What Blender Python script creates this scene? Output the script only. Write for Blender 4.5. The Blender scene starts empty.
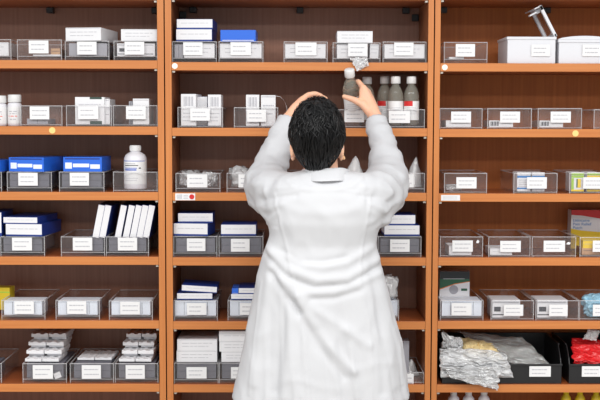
import bpy, bmesh, math, random
from mathutils import Vector, Matrix, noise

C = bpy.context.scene.collection
SC = bpy.context.scene
R = math.radians

# ------------------------------------------------------------------ camera
F_PX, DIST, ZC = 1120.0, 3.73, 1.60
def look_axes():
    psi, th, roll = math.atan(10/F_PX), math.atan(80/F_PX), 0.002
    fwd = Vector((math.sin(psi)*math.cos(th), math.cos(psi)*math.cos(th), -math.sin(th)))
    right = fwd.cross(Vector((0, 0, 1))).normalized()
    up = right.cross(fwd).normalized()
    return right*math.cos(roll)+up*math.sin(roll), up*math.cos(roll)-right*math.sin(roll), fwd
RT, UP, FW = look_axes()
CAM = Vector((0, -DIST, ZC))
cd = bpy.data.cameras.new('camera'); cam = bpy.data.objects.new('camera', cd); C.objects.link(cam)
cam.matrix_world = Matrix(((RT.x, UP.x, -FW.x, CAM.x), (RT.y, UP.y, -FW.y, CAM.y), (RT.z, UP.z, -FW.z, CAM.z), (0, 0, 0, 1)))
cd.sensor_width = 36; cd.lens = F_PX*36/600; cd.clip_start = 0.05
SC.camera = cam

def P(px, py, Y=0.0):
    """the world point at depth Y seen at a picture coordinate (used as a tape measure)"""
    d = FW*F_PX + RT*(px-300) + UP*(200-py)
    t = (Y+DIST)/d.y
    return CAM+d*t
def X(px, py=200, Y=0.0): return P(px, py, Y).x
def Z(px, py, Y=0.0): return P(px, py, Y).z

# ------------------------------------------------------------------ materials
def sl(c):
    return tuple(((v/255)/12.92 if v/255 <= .04045 else ((v/255+.055)/1.055)**2.4) for v in c)
MATS = {}
def mat(name, rgb, rough=.5, metal=0, spec=.5, var=0.0, scale=30, bump=0, **kw):
    if name in MATS: return MATS[name]
    m = bpy.data.materials.new(name); m.use_nodes = True
    nt = m.node_tree; b = nt.nodes['Principled BSDF']
    col = sl(rgb)+(1,)
    b.inputs['Base Color'].default_value = col
    b.inputs['Roughness'].default_value = rough
    b.inputs['Metallic'].default_value = metal
    b.inputs['Specular IOR Level'].default_value = spec
    if var or bump:
        tc = nt.nodes.new('ShaderNodeTexCoord'); n = nt.nodes.new('ShaderNodeTexNoise')
        n.inputs['Scale'].default_value = scale; n.inputs['Detail'].default_value = 4
        nt.links.new(tc.outputs['Object'], n.inputs['Vector'])
        if var:
            mx = nt.nodes.new('ShaderNodeMix'); mx.data_type = 'RGBA'
            mx.inputs['A'].default_value = tuple(v*(1-var) for v in col[:3])+(1,)
            mx.inputs['B'].default_value = tuple(min(1, v*(1+var)) for v in col[:3])+(1,)
            nt.links.new(n.outputs['Fac'], mx.inputs['Factor']); nt.links.new(mx.outputs['Result'], b.inputs['Base Color'])
        if bump:
            bp = nt.nodes.new('ShaderNodeBump'); bp.inputs['Strength'].default_value = bump; bp.inputs['Distance'].default_value = .002
            nt.links.new(n.outputs['Fac'], bp.inputs['Height']); nt.links.new(bp.outputs['Normal'], b.inputs['Normal'])
    for k, v in kw.items(): b.inputs[k.replace('_', ' ')].default_value = v
    MATS[name] = m
    return m

def wood(name, rgb, rgb2, rough, vert=True, spec=.5):
    m = bpy.data.materials.new(name); m.use_nodes = True
    nt = m.node_tree; b = nt.nodes['Principled BSDF']
    tc = nt.nodes.new('ShaderNodeTexCoord'); mp = nt.nodes.new('ShaderNodeMapping')
    mp.inputs['Scale'].default_value = (60, 60, 1.6) if vert else (1.6, 60, 60)
    n = nt.nodes.new('ShaderNodeTexNoise'); n.inputs['Scale'].default_value = 1.6; n.inputs['Detail'].default_value = 6; n.inputs['Distortion'].default_value = .5
    cr = nt.nodes.new('ShaderNodeValToRGB')
    cr.color_ramp.elements[0].position = .3; cr.color_ramp.elements[1].position = .72
    cr.color_ramp.elements[0].color = sl(rgb)+(1,); cr.color_ramp.elements[1].color = sl(rgb2)+(1,)
    nt.links.new(tc.outputs['Object'], mp.inputs['Vector']); nt.links.new(mp.outputs['Vector'], n.inputs['Vector'])
    nt.links.new(n.outputs['Fac'], cr.inputs['Fac']); nt.links.new(cr.outputs['Color'], b.inputs['Base Color'])
    b.inputs['Roughness'].default_value = rough; b.inputs['Specular IOR Level'].default_value = spec
    return m

def clear(name, tint, haze, hazecol, gloss=.10, rough=.08, fres=.5, noise_bump=0):
    """thin clear plastic: what lies behind shows through, with gloss and a little haze"""
    m = bpy.data.materials.new(name); m.use_nodes = True
    nt = m.node_tree; nt.nodes.remove(nt.nodes['Principled BSDF'])
    out = nt.nodes['Material Output']
    tr = nt.nodes.new('ShaderNodeBsdfTransparent'); tr.inputs['Color'].default_value = (*tint, 1)
    gl = nt.nodes.new('ShaderNodeBsdfGlossy'); gl.inputs['Roughness'].default_value = rough
    df = nt.nodes.new('ShaderNodeBsdfDiffuse'); df.inputs['Color'].default_value = (*hazecol, 1)
    m1 = nt.nodes.new('ShaderNodeMixShader'); m1.inputs[0].default_value = haze
    nt.links.new(tr.outputs[0], m1.inputs[1]); nt.links.new(df.outputs[0], m1.inputs[2])
    lw = nt.nodes.new('ShaderNodeLayerWeight'); lw.inputs['Blend'].default_value = .25
    ma = nt.nodes.new('ShaderNodeMath'); ma.operation = 'MULTIPLY_ADD'; ma.inputs[1].default_value = fres; ma.inputs[2].default_value = gloss*.5
    ma.use_clamp = True
    nt.links.new(lw.outputs['Fresnel'], ma.inputs[0])
    m2 = nt.nodes.new('ShaderNodeMixShader')
    nt.links.new(ma.outputs[0], m2.inputs[0]); nt.links.new(m1.outputs[0], m2.inputs[1]); nt.links.new(gl.outputs[0], m2.inputs[2])
    if noise_bump:
        n = nt.nodes.new('ShaderNodeTexNoise'); n.inputs['Scale'].default_value = 90; n.inputs['Detail'].default_value = 3
        bp = nt.nodes.new('ShaderNodeBump'); bp.inputs['Strength'].default_value = noise_bump; bp.inputs['Distance'].default_value = .004
        nt.links.new(n.outputs['Fac'], bp.inputs['Height'])
        for s in (gl, df, lw): nt.links.new(bp.outputs['Normal'], s.inputs['Normal'])
    nt.links.new(m2.outputs[0], out.inputs[0])
    return m

M = dict(
    wood=wood('cherry_wood', (190, 114, 56), (205, 130, 68), .42),
    woodh=wood('cherry_wood_shelf', (190, 114, 56), (205, 130, 68), .42, vert=False),
    backp=wood('hazed_brown_back_panel', (134, 88, 66), (150, 101, 78), .42),  # left and middle backs: grey haze of room reflections put into the colour
    backr=wood('unhazed_back_panel', (156, 86, 38), (174, 100, 46), .5, spec=.25),  # right back: more orange, coloured as seen without that reflection haze
    side=wood('shaded_inner_side', (136, 80, 48), (152, 92, 56), .45),  # darker copy of the cherry wood, inner shade painted into it
    sideh=wood('shaded_shelf_face', (148, 76, 38), (164, 88, 46), .4, vert=False),  # shelf tops and undersides: cherry wood with shade in the colour
    black=mat('black_plastic', (22, 22, 24), .4),
    pin=mat('shelf_pin', (205, 200, 190), .4),
    acr=clear('clear_acrylic', (.99, .988, .988), .022, (.85, .82, .84), gloss=.03, fres=.25),
    acre=clear('acrylic_edge', (.98, .98, .98), .30, (.88, .87, .89), gloss=.06, fres=.25),
    film=clear('plastic_film', (.98, .985, .99), .50, (.97, .98, 1), gloss=.26, rough=.2, fres=.9, noise_bump=.22),
    film2=clear('thin_clear_film', (.97, .97, .97), .26, (.93, .95, .93), gloss=.22, rough=.1, fres=.8, noise_bump=.3),
    white=mat('white_card', (226, 226, 229), .55, var=.02),
    label=mat('label_paper', (228, 228, 229), .6),
    ink=mat('grey_print', (182, 182, 188), .6),
    dink=mat('dark_print', (60, 62, 70), .6),
    blue=mat('blue_card', (22, 52, 132), .4),
    bblue=mat('bright_blue_card', (40, 104, 215), .3),
    lblue=mat('pale_blue_card_and_glare', (226, 233, 244), .5),
    grey=mat('grey_card', (160, 160, 168), .55, var=.05),
    dgrey=mat('dark_grey_card', (104, 104, 114), .5),
    tan=mat('tan_card', (190, 150, 115), .6),
    green=mat('green_print', (34, 92, 66), .5),
    dgreen=mat('dark_print_green', (44, 66, 58), .5),
    lime=mat('lime_print', (160, 200, 70), .5),
    yellow=mat('yellow_card', (240, 205, 40), .5),
    red=mat('red_print', (205, 32, 34), .45),
    ymatte=mat('yellow_plastic', (214, 190, 40), .4),
    cap=mat('white_cap', (222, 222, 222), .4),
    plast=mat('white_plastic', (222, 221, 227), .35),
    tub=mat('translucent_white_plastic', (218, 219, 224), .4),
    ydot=mat('yellow_sticker', (240, 208, 130), .6),
    wdot=mat('white_sticker', (246, 240, 228), .6),
    orange=mat('orange_print', (220, 120, 50), .5),
    txt=mat('blue_print', (40, 120, 190), .5),
)
def glass(name, col, rough=.03):
    return mat(name, (255, 255, 255), rough, **{'Transmission_Weight': 1.0, 'IOR': 1.33})
M['glass'] = glass('filled_glass', None); M['glass'].node_tree.nodes['Principled BSDF'].inputs['Base Color'].default_value = (.88, .86, .74, 1); M['glass'].node_tree.nodes['Principled BSDF'].inputs['Transmission Weight'].default_value = .82; M['glass'].node_tree.nodes['Principled BSDF'].inputs['Roughness'].default_value = .05
M['redbag'] = mat('red_film', (214, 40, 44), .25, var=.15, scale=25, bump=.8)
M['ybag'] = mat('yellowish_film', (236, 214, 160), .3, var=.2, scale=25, bump=.8)

# ------------------------------------------------------------------ mesh building
class MB:
    def __init__(s): s.bm = bmesh.new()
    def box(s, x0, x1, y0, y1, z0, z1, mi=0, T=None):
        vs = [s.bm.verts.new((x, y, z)) for x in (x0, x1) for y in (y0, y1) for z in (z0, z1)]
        if T is not None:
            for v in vs: v.co = T @ v.co
        for q in ((0, 1, 3, 2), (4, 6, 7, 5), (0, 4, 5, 1), (2, 3, 7, 6), (0, 2, 6, 4), (1, 5, 7, 3)):
            f = s.bm.faces.new([vs[i] for i in q]); f.material_index = mi
        return s
    def lathe(s, prof, seg=24, mi=0, T=None, smooth=True):
        rings = []
        for r, z in prof:
            if r < 1e-6: rings.append([s.bm.verts.new((0, 0, z))])
            else: rings.append([s.bm.verts.new((r*math.cos(2*math.pi*k/seg), r*math.sin(2*math.pi*k/seg), z)) for k in range(seg)])
        for a, b in zip(rings, rings[1:]):
            for k in range(seg):
                k2 = (k+1) % seg
                if len(a) == 1 and len(b) == 1: continue
                if len(a) == 1: f = s.bm.faces.new((a[0], b[k2], b[k]))
                elif len(b) == 1: f = s.bm.faces.new((a[k], a[k2], b[0]))
                else: f = s.bm.faces.new((a[k], a[k2], b[k2], b[k]))
                f.material_index = mi; f.smooth = smooth
        if T is not None:
            for r in rings:
                for v in r: v.co = T @ v.co
        return s
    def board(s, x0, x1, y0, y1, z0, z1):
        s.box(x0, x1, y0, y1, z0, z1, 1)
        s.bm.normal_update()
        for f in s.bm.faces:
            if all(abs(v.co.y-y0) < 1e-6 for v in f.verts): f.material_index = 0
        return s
    def prism(s, pts, y0, y1, mi=0, T=None):
        """outline in x,z pushed from y0 to y1"""
        a = [s.bm.verts.new((x, y0, z)) for x, z in pts]; b = [s.bm.verts.new((x, y1, z)) for x, z in pts]
        if T is not None:
            for v in a+b: v.co = T @ v.co
        n = len(pts)
        fs = [s.bm.faces.new(a), s.bm.faces.new(b[::-1])]+[s.bm.faces.new((a[i], b[i], b[(i+1) % n], a[(i+1) % n])) for i in range(n)]
        for f in fs: f.material_index = mi
        return s
    def tube(s, pts, rad, seg=10, mi=0):
        pts = [Vector(p) for p in pts]; rings = []
        for i, p in enumerate(pts):
            d = (pts[min(i+1, len(pts)-1)]-pts[max(i-1, 0)]).normalized()
            u = d.orthogonal().normalized() if i == 0 else (u-d*u.dot(d)).normalized()
            w = d.cross(u); r = rad[i] if hasattr(rad, '__len__') else rad
            rings.append([s.bm.verts.new(p+(u*math.cos(2*math.pi*k/seg)+w*math.sin(2*math.pi*k/seg))*r) for k in range(seg)])
        for a, b in zip(rings, rings[1:]):
            for k in range(seg):
                f = s.bm.faces.new((a[k], a[(k+1) % seg], b[(k+1) % seg], b[k])); f.material_index = mi; f.smooth = True
        f = s.bm.faces.new(rings[0][::-1]); f.material_index = mi
        f = s.bm.faces.new(rings[-1]); f.material_index = mi
        return s
    def build(s, name, mats, parent=None, loc=None, rot=None, bevel=0, seg=2):
        bmesh.ops.recalc_face_normals(s.bm, faces=s.bm.faces)
        me = bpy.data.meshes.new(name); s.bm.to_mesh(me); s.bm.free()
        for m in (mats if isinstance(mats, (list, tuple)) else [mats]): me.materials.append(m)
        o = bpy.data.objects.new(name, me); C.objects.link(o)
        if parent: o.parent = parent
        if loc is not None: o.location = loc
        if rot is not None: o.rotation_euler = rot
        if bevel:
            b = o.modifiers.new('bevel', 'BEVEL'); b.width = bevel; b.segments = seg; b.limit_method = 'ANGLE'
        return o

def empty(name, loc, rot=(0, 0, 0)):
    o = bpy.data.objects.new(name, None); C.objects.link(o); o.location = loc; o.rotation_euler = rot
    o.empty_display_size = .05
    return o
def tag(o, label, cat, group=None):
    o['label'] = label; o['category'] = cat
    if group: o['group'] = group
    return o

# ------------------------------------------------------------------ setting
def struct(name, mb, m):
    o = mb.build(name, m); o['kind'] = 'structure'; return o
mfloor = mat('floor_tile', (170, 165, 158), .35, var=.05, scale=3)
mwall = mat('wall_paint', (225, 222, 215), .8, var=.02, scale=6)
struct('floor', MB().box(-4, 4, -5.5, .33, -.05, 0), mfloor)
struct('wall_back', MB().box(-4, 4, .33, .43, 0, 2.9), mwall)
struct('baseboard_back', MB().box(-4, 4, .315, .33, 0, .08), mat('baseboard_paint', (120, 90, 70), .5))

# ------------------------------------------------------------------ cabinets
DEP = .272
ROWS = {'L': [60.2, 126.4, 192.0, 256.7, 320.5, 383.8], 'C': [62.3, 128.0, 192.7, 257.5, 321.4, 384.4], 'R': [63.3, 129.0, 193.6, 257.5, 321.0, 384.5]}
MIDX = {'L': 80, 'C': 300, 'R': 520}
TH = .0275
ZT = {}
for b in 'LCR':
    zs = [Z(MIDX[b], y) for y in ROWS[b]]
    zs.append(zs[-1]-.215)
    ZT[b] = zs
xl_in = X(158.3, 200); c0 = X(172.3, 200); c1 = X(426.6, 200); r0 = X(438.8, 200)
BW = c1-c0
gapL = (xl_in+c0)/2; gapR = (c1+r0)/2
BX = {'L': (xl_in-BW, xl_in), 'C': (c0, c1), 'R': (r0, r0+BW)}
OUT = {'L': (xl_in-BW-.020, gapL-.0018), 'C': (gapL+.0018, gapR-.0018), 'R': (gapR+.0018, r0+BW+.020)}
ZTOP = {b: Z(MIDX[b], 8, DEP)+TH for b in 'LCR'}

def cabinet(b, label):
    x0, x1 = BX[b]; o0, o1 = OUT[b]; zc_top = ZTOP[b]+.26
    t = empty('shelving_cabinet', ((o0+o1)/2, DEP/2, 0)); tag(t, label, 'shelving cabinet', 'wooden shelving cabinets')
    L = Vector((-(o0+o1)/2, -DEP/2, 0))
    def part(name, mb, m, parent=t, bevel=.0008):
        o = mb.build(name, m, parent, bevel=bevel)
        if parent is t: o.location = L
        return o
    part('side_panel', MB().board(o0, x0, 0, DEP+.018, 0, zc_top), [M['wood'], M['side']])
    part('side_panel', MB().board(x1, o1, 0, DEP+.018, 0, zc_top), [M['wood'], M['side']])
    part('back_panel', MB().box(x0, x1, DEP, DEP+.012, .08, zc_top), M['backr'] if b == 'R' else M['backp'])
    part('top_board', MB().box(x0, x1, 0, DEP, zc_top-TH, zc_top), M['woodh'])
    part('plinth', MB().box(x0, x1, .03, .05, 0, .08), M['wood'])
    sh = []
    zz = [ZTOP[b]]+ZT[b]+[ZT[b][-1]-.23]
    for k, z in enumerate(zz):
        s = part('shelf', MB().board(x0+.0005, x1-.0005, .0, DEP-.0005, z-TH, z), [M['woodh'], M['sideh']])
        sh.append(s)
        for sx in (x0+.006, x1-.006):
            part('shelf_pin', MB().box(sx-.0045, sx+.0045, .006, .022, z-TH-.007, z-TH-.0002), M['pin'], s, bevel=.001)
    # black corner brackets under the uppermost shelf
    z = ZTOP[b]-TH
    pxs = {'L': [(50, 4), (155, 4)], 'C': [(193, 7), (300, 8), (406, 8)], 'R': [(443.5, 7), (547, 9)]}[b]
    for px, py in pxs:
        x = X(px, py, DEP-.02)
        part('bracket', MB().box(x-.012, x+.012, DEP-.03, DEP-.0005, z-.020, z-.0003), M['black'], sh[0], bevel=.002)
    if b == 'C':
        for px, py in ((183, 15), (415, 18)):
            p = P(px, py, DEP)
            part('bracket', MB().box(p.x-.012, p.x+.012, DEP-.012, DEP-.0003, p.z-.012, p.z+.012), M['black'], sh[0], bevel=.002)
    return t, sh
cabs = {'L': cabinet('L', 'left cherry wood shelving cabinet, holding the yellow packet and the large white bottle'),
        'C': cabinet('C', 'middle cherry wood shelving cabinet, directly behind the person in the white coat'),
        'R': cabinet('R', 'cherry wood shelving cabinet on the right, holding black bins and the open-lidded white tub')}
def dot(b, k, px, py, r, m, name, lab):
    p = P(px, py, 0)
    T = Matrix.Translation((p.x, -.0008, p.z)) @ Matrix.Rotation(R(90), 4, 'X')
    o = MB().lathe([(0, -.0005), (r, -.0005), (r, .0005), (0, .0005)], 20, T=T, smooth=False).build(name, m, cabs[b][1][k])
    o['label'] = lab
dot('L', 2, 52.3, 130.4, .0105, M['ydot'], 'sticker', 'round yellow sticker')
dot('C', 1, 174.8, 66, .0095, M['wdot'], 'sticker', 'round white sticker')
dot('R', 1, 444.8, 67.4, .0095, M['wdot'], 'sticker', 'round white sticker')
dot('R', 2, 575.4, 133.4, .0105, M['ydot'], 'sticker', 'round yellow sticker')
def price(b, k, x0, x1, y0, y1, red):
    a = P(x0, y1); c = P(x1, y0); m = MB().box(a.x, c.x, -.0012, -.0002, a.z, c.z, 0)
    w = c.x-a.x; h = c.z-a.z
    if red:
        for i in range(5): m.box(a.x+w*(.08+.055*i), a.x+w*(.11+.055*i), -.0015, -.0011, a.z+h*.2, a.z+h*.85, 1)
        for i in range(3): m.box(a.x+w*.42, a.x+w*.64, -.0015, -.0011, a.z+h*(.25+.2*i), a.z+h*(.32+.2*i), 1)
        T = Matrix.Translation((a.x+w*.83, -.0014, a.z+h*.5)) @ Matrix.Rotation(R(90), 4, 'X')
        m.lathe([(0, -.0003), (.0085, -.0003), (.0085, .0003), (0, .0003)], 18, 2, T, False)
    else:
        for i in range(3): m.box(a.x+w*.1, a.x+w*.85, -.0014, -.0011, a.z+h*(.25+.2*i), a.z+h*(.31+.2*i), 1)
    o = m.build('price_tag', [M['label'], M['ink'], M['red']], cabs[b][1][k])
    o['label'] = 'white shelf tag with a red dot' if red else 'white shelf tag'
price('C', 3, 175.3, 195.2, 193.4, 200.2, True)
price('R', 3, 441, 460, 195, 200.6, False)

# ------------------------------------------------------------------ bins
YB = .014      # the front of a bin, just behind the shelf edge
SN = {'L': 'left cabinet', 'C': 'middle cabinet', 'R': 'right cabinet'}
ORD = ['top', 'second', 'third', 'fourth', 'fifth', 'sixth']
def textlines(m, x0, x1, y, z0, z1, n, mi, seed=0, hh=.10):
    rnd = random.Random(seed); w = x1-x0; h = z1-z0
    for i in range(n):
        zc = z1-h*(i+.9)/(n+.8); x = x0+w*.12
        end = x1-w*(.10+.18*rnd.random())
        while x < end:
            l = w*rnd.uniform(.07, .2)
            m.box(x, min(x+l, end), y-.0004, y+.0001, zc-h*hh/2, zc+h*hh/2, mi); x += l+w*.025
def bin_(b, row, x0, x1, ytop, label, lab=None, rise=.012, yaw=0, Y=YB, dep=.245, haze='acr'):
    """clear tray: low raised floor, skirt, front with a rib, rims; origin at its front left foot"""
    z0 = ZT[b][row]+.0003; ym = (ROWS[b][row]+ytop)/2
    xa, xb = max(X(x0, ym, Y), BX[b][0]+.0025), min(X(x1, ym, Y), BX[b][1]-.0025); w = xb-xa
    h = Z((x0+x1)/2, ytop, Y)-z0; t = .0024
    root = empty('storage_bin', (xa, Y, z0), (0, 0, yaw)); tag(root, label, 'storage bin', 'clear plastic storage bins')
    m = MB()
    i = .003
    m.box(0, w, 0, t, 0, h-.0015)                       # front
    m.box(i, w-i, dep-t, dep, 0, h-.0015)                # back
    m.box(0, t, t, dep-t, 0, h-.0015); m.box(w-t, w, t, dep-t, 0, h-.0015)
    m.box(t, w-t, t, dep-t, rise, rise+t)
    m.build('tray', [M[haze]], root)
    e = MB()
    e.box(-.001, w+.001, -.0012, t, h-.0015, h+.0008); e.box(0, w, dep-t, dep+.001, h-.0015, h+.0008)
    e.box(-.001, t, t, dep-t, h-.0015, h+.0008); e.box(w-t, w+.001, t, dep-t, h-.0015, h+.0008)
    e.box(-.0005, w+.0005, -.0014, -.0001, rise, rise+.0016)
    e.box(-.001, .0012, -.0012, 0, 0, h-.0015); e.box(w-.0012, w+.001, -.0012, 0, 0, h-.0015)
    e.build('rim', [M['acre']], root)
    if lab:
        lx0, lx1 = lab[:2]; ly0 = lab[2] if len(lab) > 2 else ytop+.8; ly1 = lab[3] if len(lab) > 2 else ytop+13.6
        a, c = P(lx0, ly1, Y), P(lx1, ly0, Y)
        l = MB(); A0, A1, B0, B1 = a.x-xa, c.x-xa, a.z-z0, c.z-z0
        l.box(A0, A1, -.0022, -.0014, B0, B1, 0)
        textlines(l, A0, A1, -.0023, B0, B1, 2, 1, int(x0*7+row), .075)
        l.build('label_card', [M['label'], M['ink']], root)
    return dict(x0=xa+t, x1=xb-t, z=z0+rise+t, y=Y+t, top=z0+h, b=b, row=row)

# ------------------------------------------------------------------ cartons
def carton(name, label, cat, bn, x0, x1, ytop, ybot, style='white', zb=None, Y=.024, dep=.12, lean=0, yaw=0, group=None, seed=1):
    """x0..x1 and ytop..ybot as measured on the photograph at depth Y; stands on zb (else on the floor of the bin)"""
    ym = (ytop+ybot)/2
    xa, xb = X(x0, ym, Y), X(x1, ym, Y); w = xb-xa
    h = Z(x0, ytop, Y)-Z(x0, ybot, Y)
    z = bn['z'] if zb is None else zb
    z += .0004
    m = MB(); mats = [M['white'], M['ink'], M['blue'], M['dink'], M['red'], M['green']]
    hw = w/2
    if style == 'white':
        m.box(-hw, hw, 0, dep, 0, h, 0)
        if h > .012: textlines(m, -hw, hw, -.0001, h*.15, h*.9, 1 if h < .035 else 2, 1, seed, .06)
        m.box(-hw+.002, hw-.002, -.0003, .0003, h*.93, h*.96, 1)
    elif style == 'blueedge':
        m.box(-hw, hw, .0004, dep, 0, h, 2)
        tall = h > w
        m.box(-hw+.0005, hw-.0005, -.0004, .0006, .001 if tall else h*.14, h-.0006, 0)
        if not tall: textlines(m, -hw, hw, -.0005, h*.3, h*.9, 1, 1, seed, .07)
        m.box(-hw-.0004, -hw+.0006, .012, dep-.01, h*.2, h*.9, 0)
    elif style == 'brightblue':
        mats[2] = M['bblue']
        m.box(-hw, hw, 0, dep, 0, h, 2)
        m.box(-hw*.9, -hw*.55, -.0004, .0002, h*.2, h*.62, 0); m.box(-hw*.5, hw*.35, -.0004, .0002, h*.3, h*.55, 0)  # pale patches, also on the next line, are painted glare of the shrink-wrap
        m.box(hw*.4, hw*.9, -.0004, .0002, h*.2, h*.5, 0); m.box(-hw*.9, hw*.9, -.0003, .0002, h*.84, h*.93, 3)
        mats[0] = M['lblue']; mats[3] = M['blue']
    elif style == 'blueplain':
        mats[2] = M['bblue']; m.box(-hw, hw, 0, dep, 0, h, 2); m.box(-hw*.9, hw*.9, -.0003, .0002, h*.06, h*.12, 0)
    elif style == 'pale':
        mats[0] = M['lblue']; m.box(-hw, hw, 0, dep, 0, h, 0)
        for u in (-.55, .58): m.box(hw*u-.0006, hw*u+.0006, -.0004, .0001, h*.06, h*.94, 3)
    elif style == 'barcode':
        m.box(-hw, hw, 0, dep, 0, h, 0)
        for i in range(9):
            u = -hw*.72+i*hw*.15; m.box(u, u+hw*(.05+.05*(i % 3)), -.0005, .0001, h*.62, h*.92, 1)
        textlines(m, -hw, hw, -.0001, h*.05, h*.5, 3, 1, seed, .06)
    elif style == 'flatbarcode':
        m.box(-hw, hw, 0, dep, 0, h, 0)
        for i in range(10):
            u = -hw*.92+i*hw*.075; m.box(u, u+hw*(.03+.02*(i % 3)), -.0005, .0001, h*.2, h*.85, 3)
        textlines(m, -hw*.1, hw, -.0001, h*.1, h*.9, 1, 1, seed, .12)
    elif style == 'greenband':
        mats[3] = M['dgreen']
        m.box(-hw, hw, 0, dep, 0, h, 0)
        m.box(0, hw*.82, -.0005, .0001, h*.92, h*1.0, 3); m.box(0, hw*.82, -.0005, .0001, .0, h*.12, 3)
        textlines(m, -hw, hw, -.0001, h*.2, h*.85, 4, 1, seed, .03)
    elif style == 'bluecaps':
        mats[2] = M['txt']
        m.box(-hw, hw, 0, dep, 0, h, 0); m.box(-hw, hw, -.0005, .0001, h*.72, h*.83, 2)
        for i in range(4): m.box(-hw*.8, hw*.7, -.0005, .0001, h*(.25+.11*i), h*(.29+.11*i), 1)
        m.box(-hw, hw, -.0005, .0001, h*.12, h*.2, 2)
    elif style == 'lime':
        mats[2] = M['lime']; mats[3] = M['green']; mats[4] = M['yellow']
        m.box(-hw, hw, 0, dep, 0, h, 0); m.box(-hw, hw, -.0005, .0001, h*.86, h*.97, 2); m.box(-hw, hw, -.0007, .0001, h*.72, h*.84, 2 if seed % 2 else 4)
        m.box(-hw*.2, hw*.5, -.0006, .0001, h*.2, h*.66, 4); m.box(-hw*.2, 0, -.0008, .0001, h*.2, h*.66, 3); m.box(-hw, -hw*.6, -.0006, .0001, h*.1, h*.7, 2)
        m.box(-hw, hw, -.0006, .0001, 0, h*.1, 4)
    elif style == 'grey': mats[0] = M['grey']; m.box(-hw, hw, 0, dep, 0, h, 0); m.box(-.0006, .0006, -.0004, 0, .002, h-.002, 3)
    elif style == 'dgrey': mats[0] = M['dgrey']; m.box(-hw, hw, 0, dep, 0, h, 0); m.box(-hw*.96, hw*.96, -.0004, 0, h*.48, h*.51, 3)
    elif style == 'tan': mats[0] = M['tan']; m.box(-hw, hw, 0, dep, 0, h, 0); m.box(-hw*.9, hw*.9, -.0004, 0, h*.6, h*.66, 3)
    elif style == 'silver':
        mats[0] = mat('silver_card', (224, 224, 228), .4); m.box(-hw, hw, 0, dep, 0, h, 0)
        m.box(-hw*.95, hw*.9, -.0004, .0001, h*.84, h*.92, 1); m.box(-hw*.88, -hw*.4, -.0005, .0001, h*.35, h*.62, 3)
        m.box(-hw*.98, hw*.9, -.0004, .0001, h*.14, h*.2, 3)
    o = m.build(name, mats, None, ((xa+xb)/2, Y, z), (0, lean, yaw), bevel=.0007)
    tag(o, label, cat, group)
    return z+h

def label_on(o): pass

W = 'white_carton'
def pill(name, label, cat, prof, loc, mats, parts=(), group=None, rot=(0, 0, 0), seg=28):
    root = empty(name, loc, rot); tag(root, label, cat, group)
    for pn, pr, m in prof: MB().lathe(pr, seg).build(pn, m, root)
    return root

# ---- LEFT CABINET -------------------------------------------------------------
CB = 'cartons in and on the bins'
b = bin_('L', 0, -33, 11, 39.5, 'clear bin of pale packs cut by the left picture edge on the top shelf')
carton('white_carton', 'white pack in the bin cut by the left picture edge on the top shelf', 'carton', b, -30, 8.5, 42, 55.5, group=CB)
b = bin_('L', 0, 17.5, 61.5, 39.8, 'clear bin with a small tan box in it, top shelf of left cabinet', (29, 48.5))
carton('leaflet', 'folded white leaflet lying under the label in the top-left bin with the tan box', 'leaflet', b, 33, 60.5, 56, 57.4, dep=.1, Y=.02)
carton('small_carton', 'small tan box seen through the clear bin on the top shelf of left cabinet', 'carton', b, 51, 60, 47, 54.5, 'tan', group=CB)
b = bin_('L', 0, 65.3, 109, 41, 'clear bin under the tapering white carton on the top shelf of left cabinet', (77.3, 96.6))
z = carton(W, 'pale carton filling the clear bin below the tapering white carton, top left shelf', 'carton', b, 69, 107, 42.3, 55, 'grey', group=CB, dep=.2)
carton(W, 'long white carton lying askew on the second bin, top shelf of left cabinet', 'carton', b, 65, 101.5, 26.3, 39.3, zb=b['top']+.001, dep=.19, yaw=-.14, Y=.016, group=CB)
b = bin_('L', 0, 114, 157.2, 41, 'clear bin against the right side panel on the top shelf of left cabinet', (124.7, 144.3))
carton(W, 'silvery carton inside the bin at the right end of the left cabinet top shelf', 'carton', b, 117, 155, 42.3, 55, 'silver', group=CB, dep=.2)
carton(W, 'white carton lying on the bin at the right end of the left cabinet top shelf', 'carton', b, 121, 157, 28.2, 39.8, zb=b['top']+.001, dep=.17, group=CB)

# small white pill bottles
def pill_bottle(px0, px1, ytop, b, row, label, Y=.035):
    zb = ZT[b][row]+.0004; h = Z(px0, ytop, Y)-zb; r = (X(px1, 120, Y)-X(px0, 120, Y))/2; x = X((px0+px1)/2, 110, Y)
    root = empty('pill_bottle', (x, Y+r, zb)); tag(root, label, 'pill bottle', 'small white pill bottles')
    MB().lathe([(0, 0), (r*.92, 0), (r, .003), (r, h*.66), (r*.93, h*.72), (r*.72, h*.745), (r*.72, h*.76), (0, h*.76)], 28).build('body', M['plast'], root)
    MB().lathe([(0, h*.755), (r*.93, h*.755), (r*.95, h*.77), (r*.95, h*.97), (r*.88, h), (0, h)], 28).build('cap', M['cap'], root)
    l = MB(); l.lathe([(r+.0003, h*.08), (r+.0003, h*.62)], 28)
    for i, (a0, a1, zz, mi) in enumerate([(-2.2, -.9, .45, 1), (-2.1, -1.1, .38, 1), (-2.3, -1.0, .30, 2), (-2.2, -1.2, .2, 1)]):
        n = 8
        for k in range(n):
            if (k+i) % 4 == 3: continue
            u0 = a0+(a1-a0)*k/n; u1 = a0+(a1-a0)*(k+1)/n; q = r+.0006
            vs = [l.bm.verts.new((q*math.cos(u), q*math.sin(u), h*(zz+dz))) for u, dz in ((u0, 0), (u1, 0), (u1, .03), (u0, .03))]
            f = l.bm.faces.new(vs); f.material_index = mi
    l.build('label', [M['label'], M['ink'], mat('faded_red_print', (225, 130, 120), .6)], root)
pill_bottle(-9, 5.2, 95.5, 'L', 1, 'white pill bottle cut off by the left picture edge, second shelf')
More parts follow.
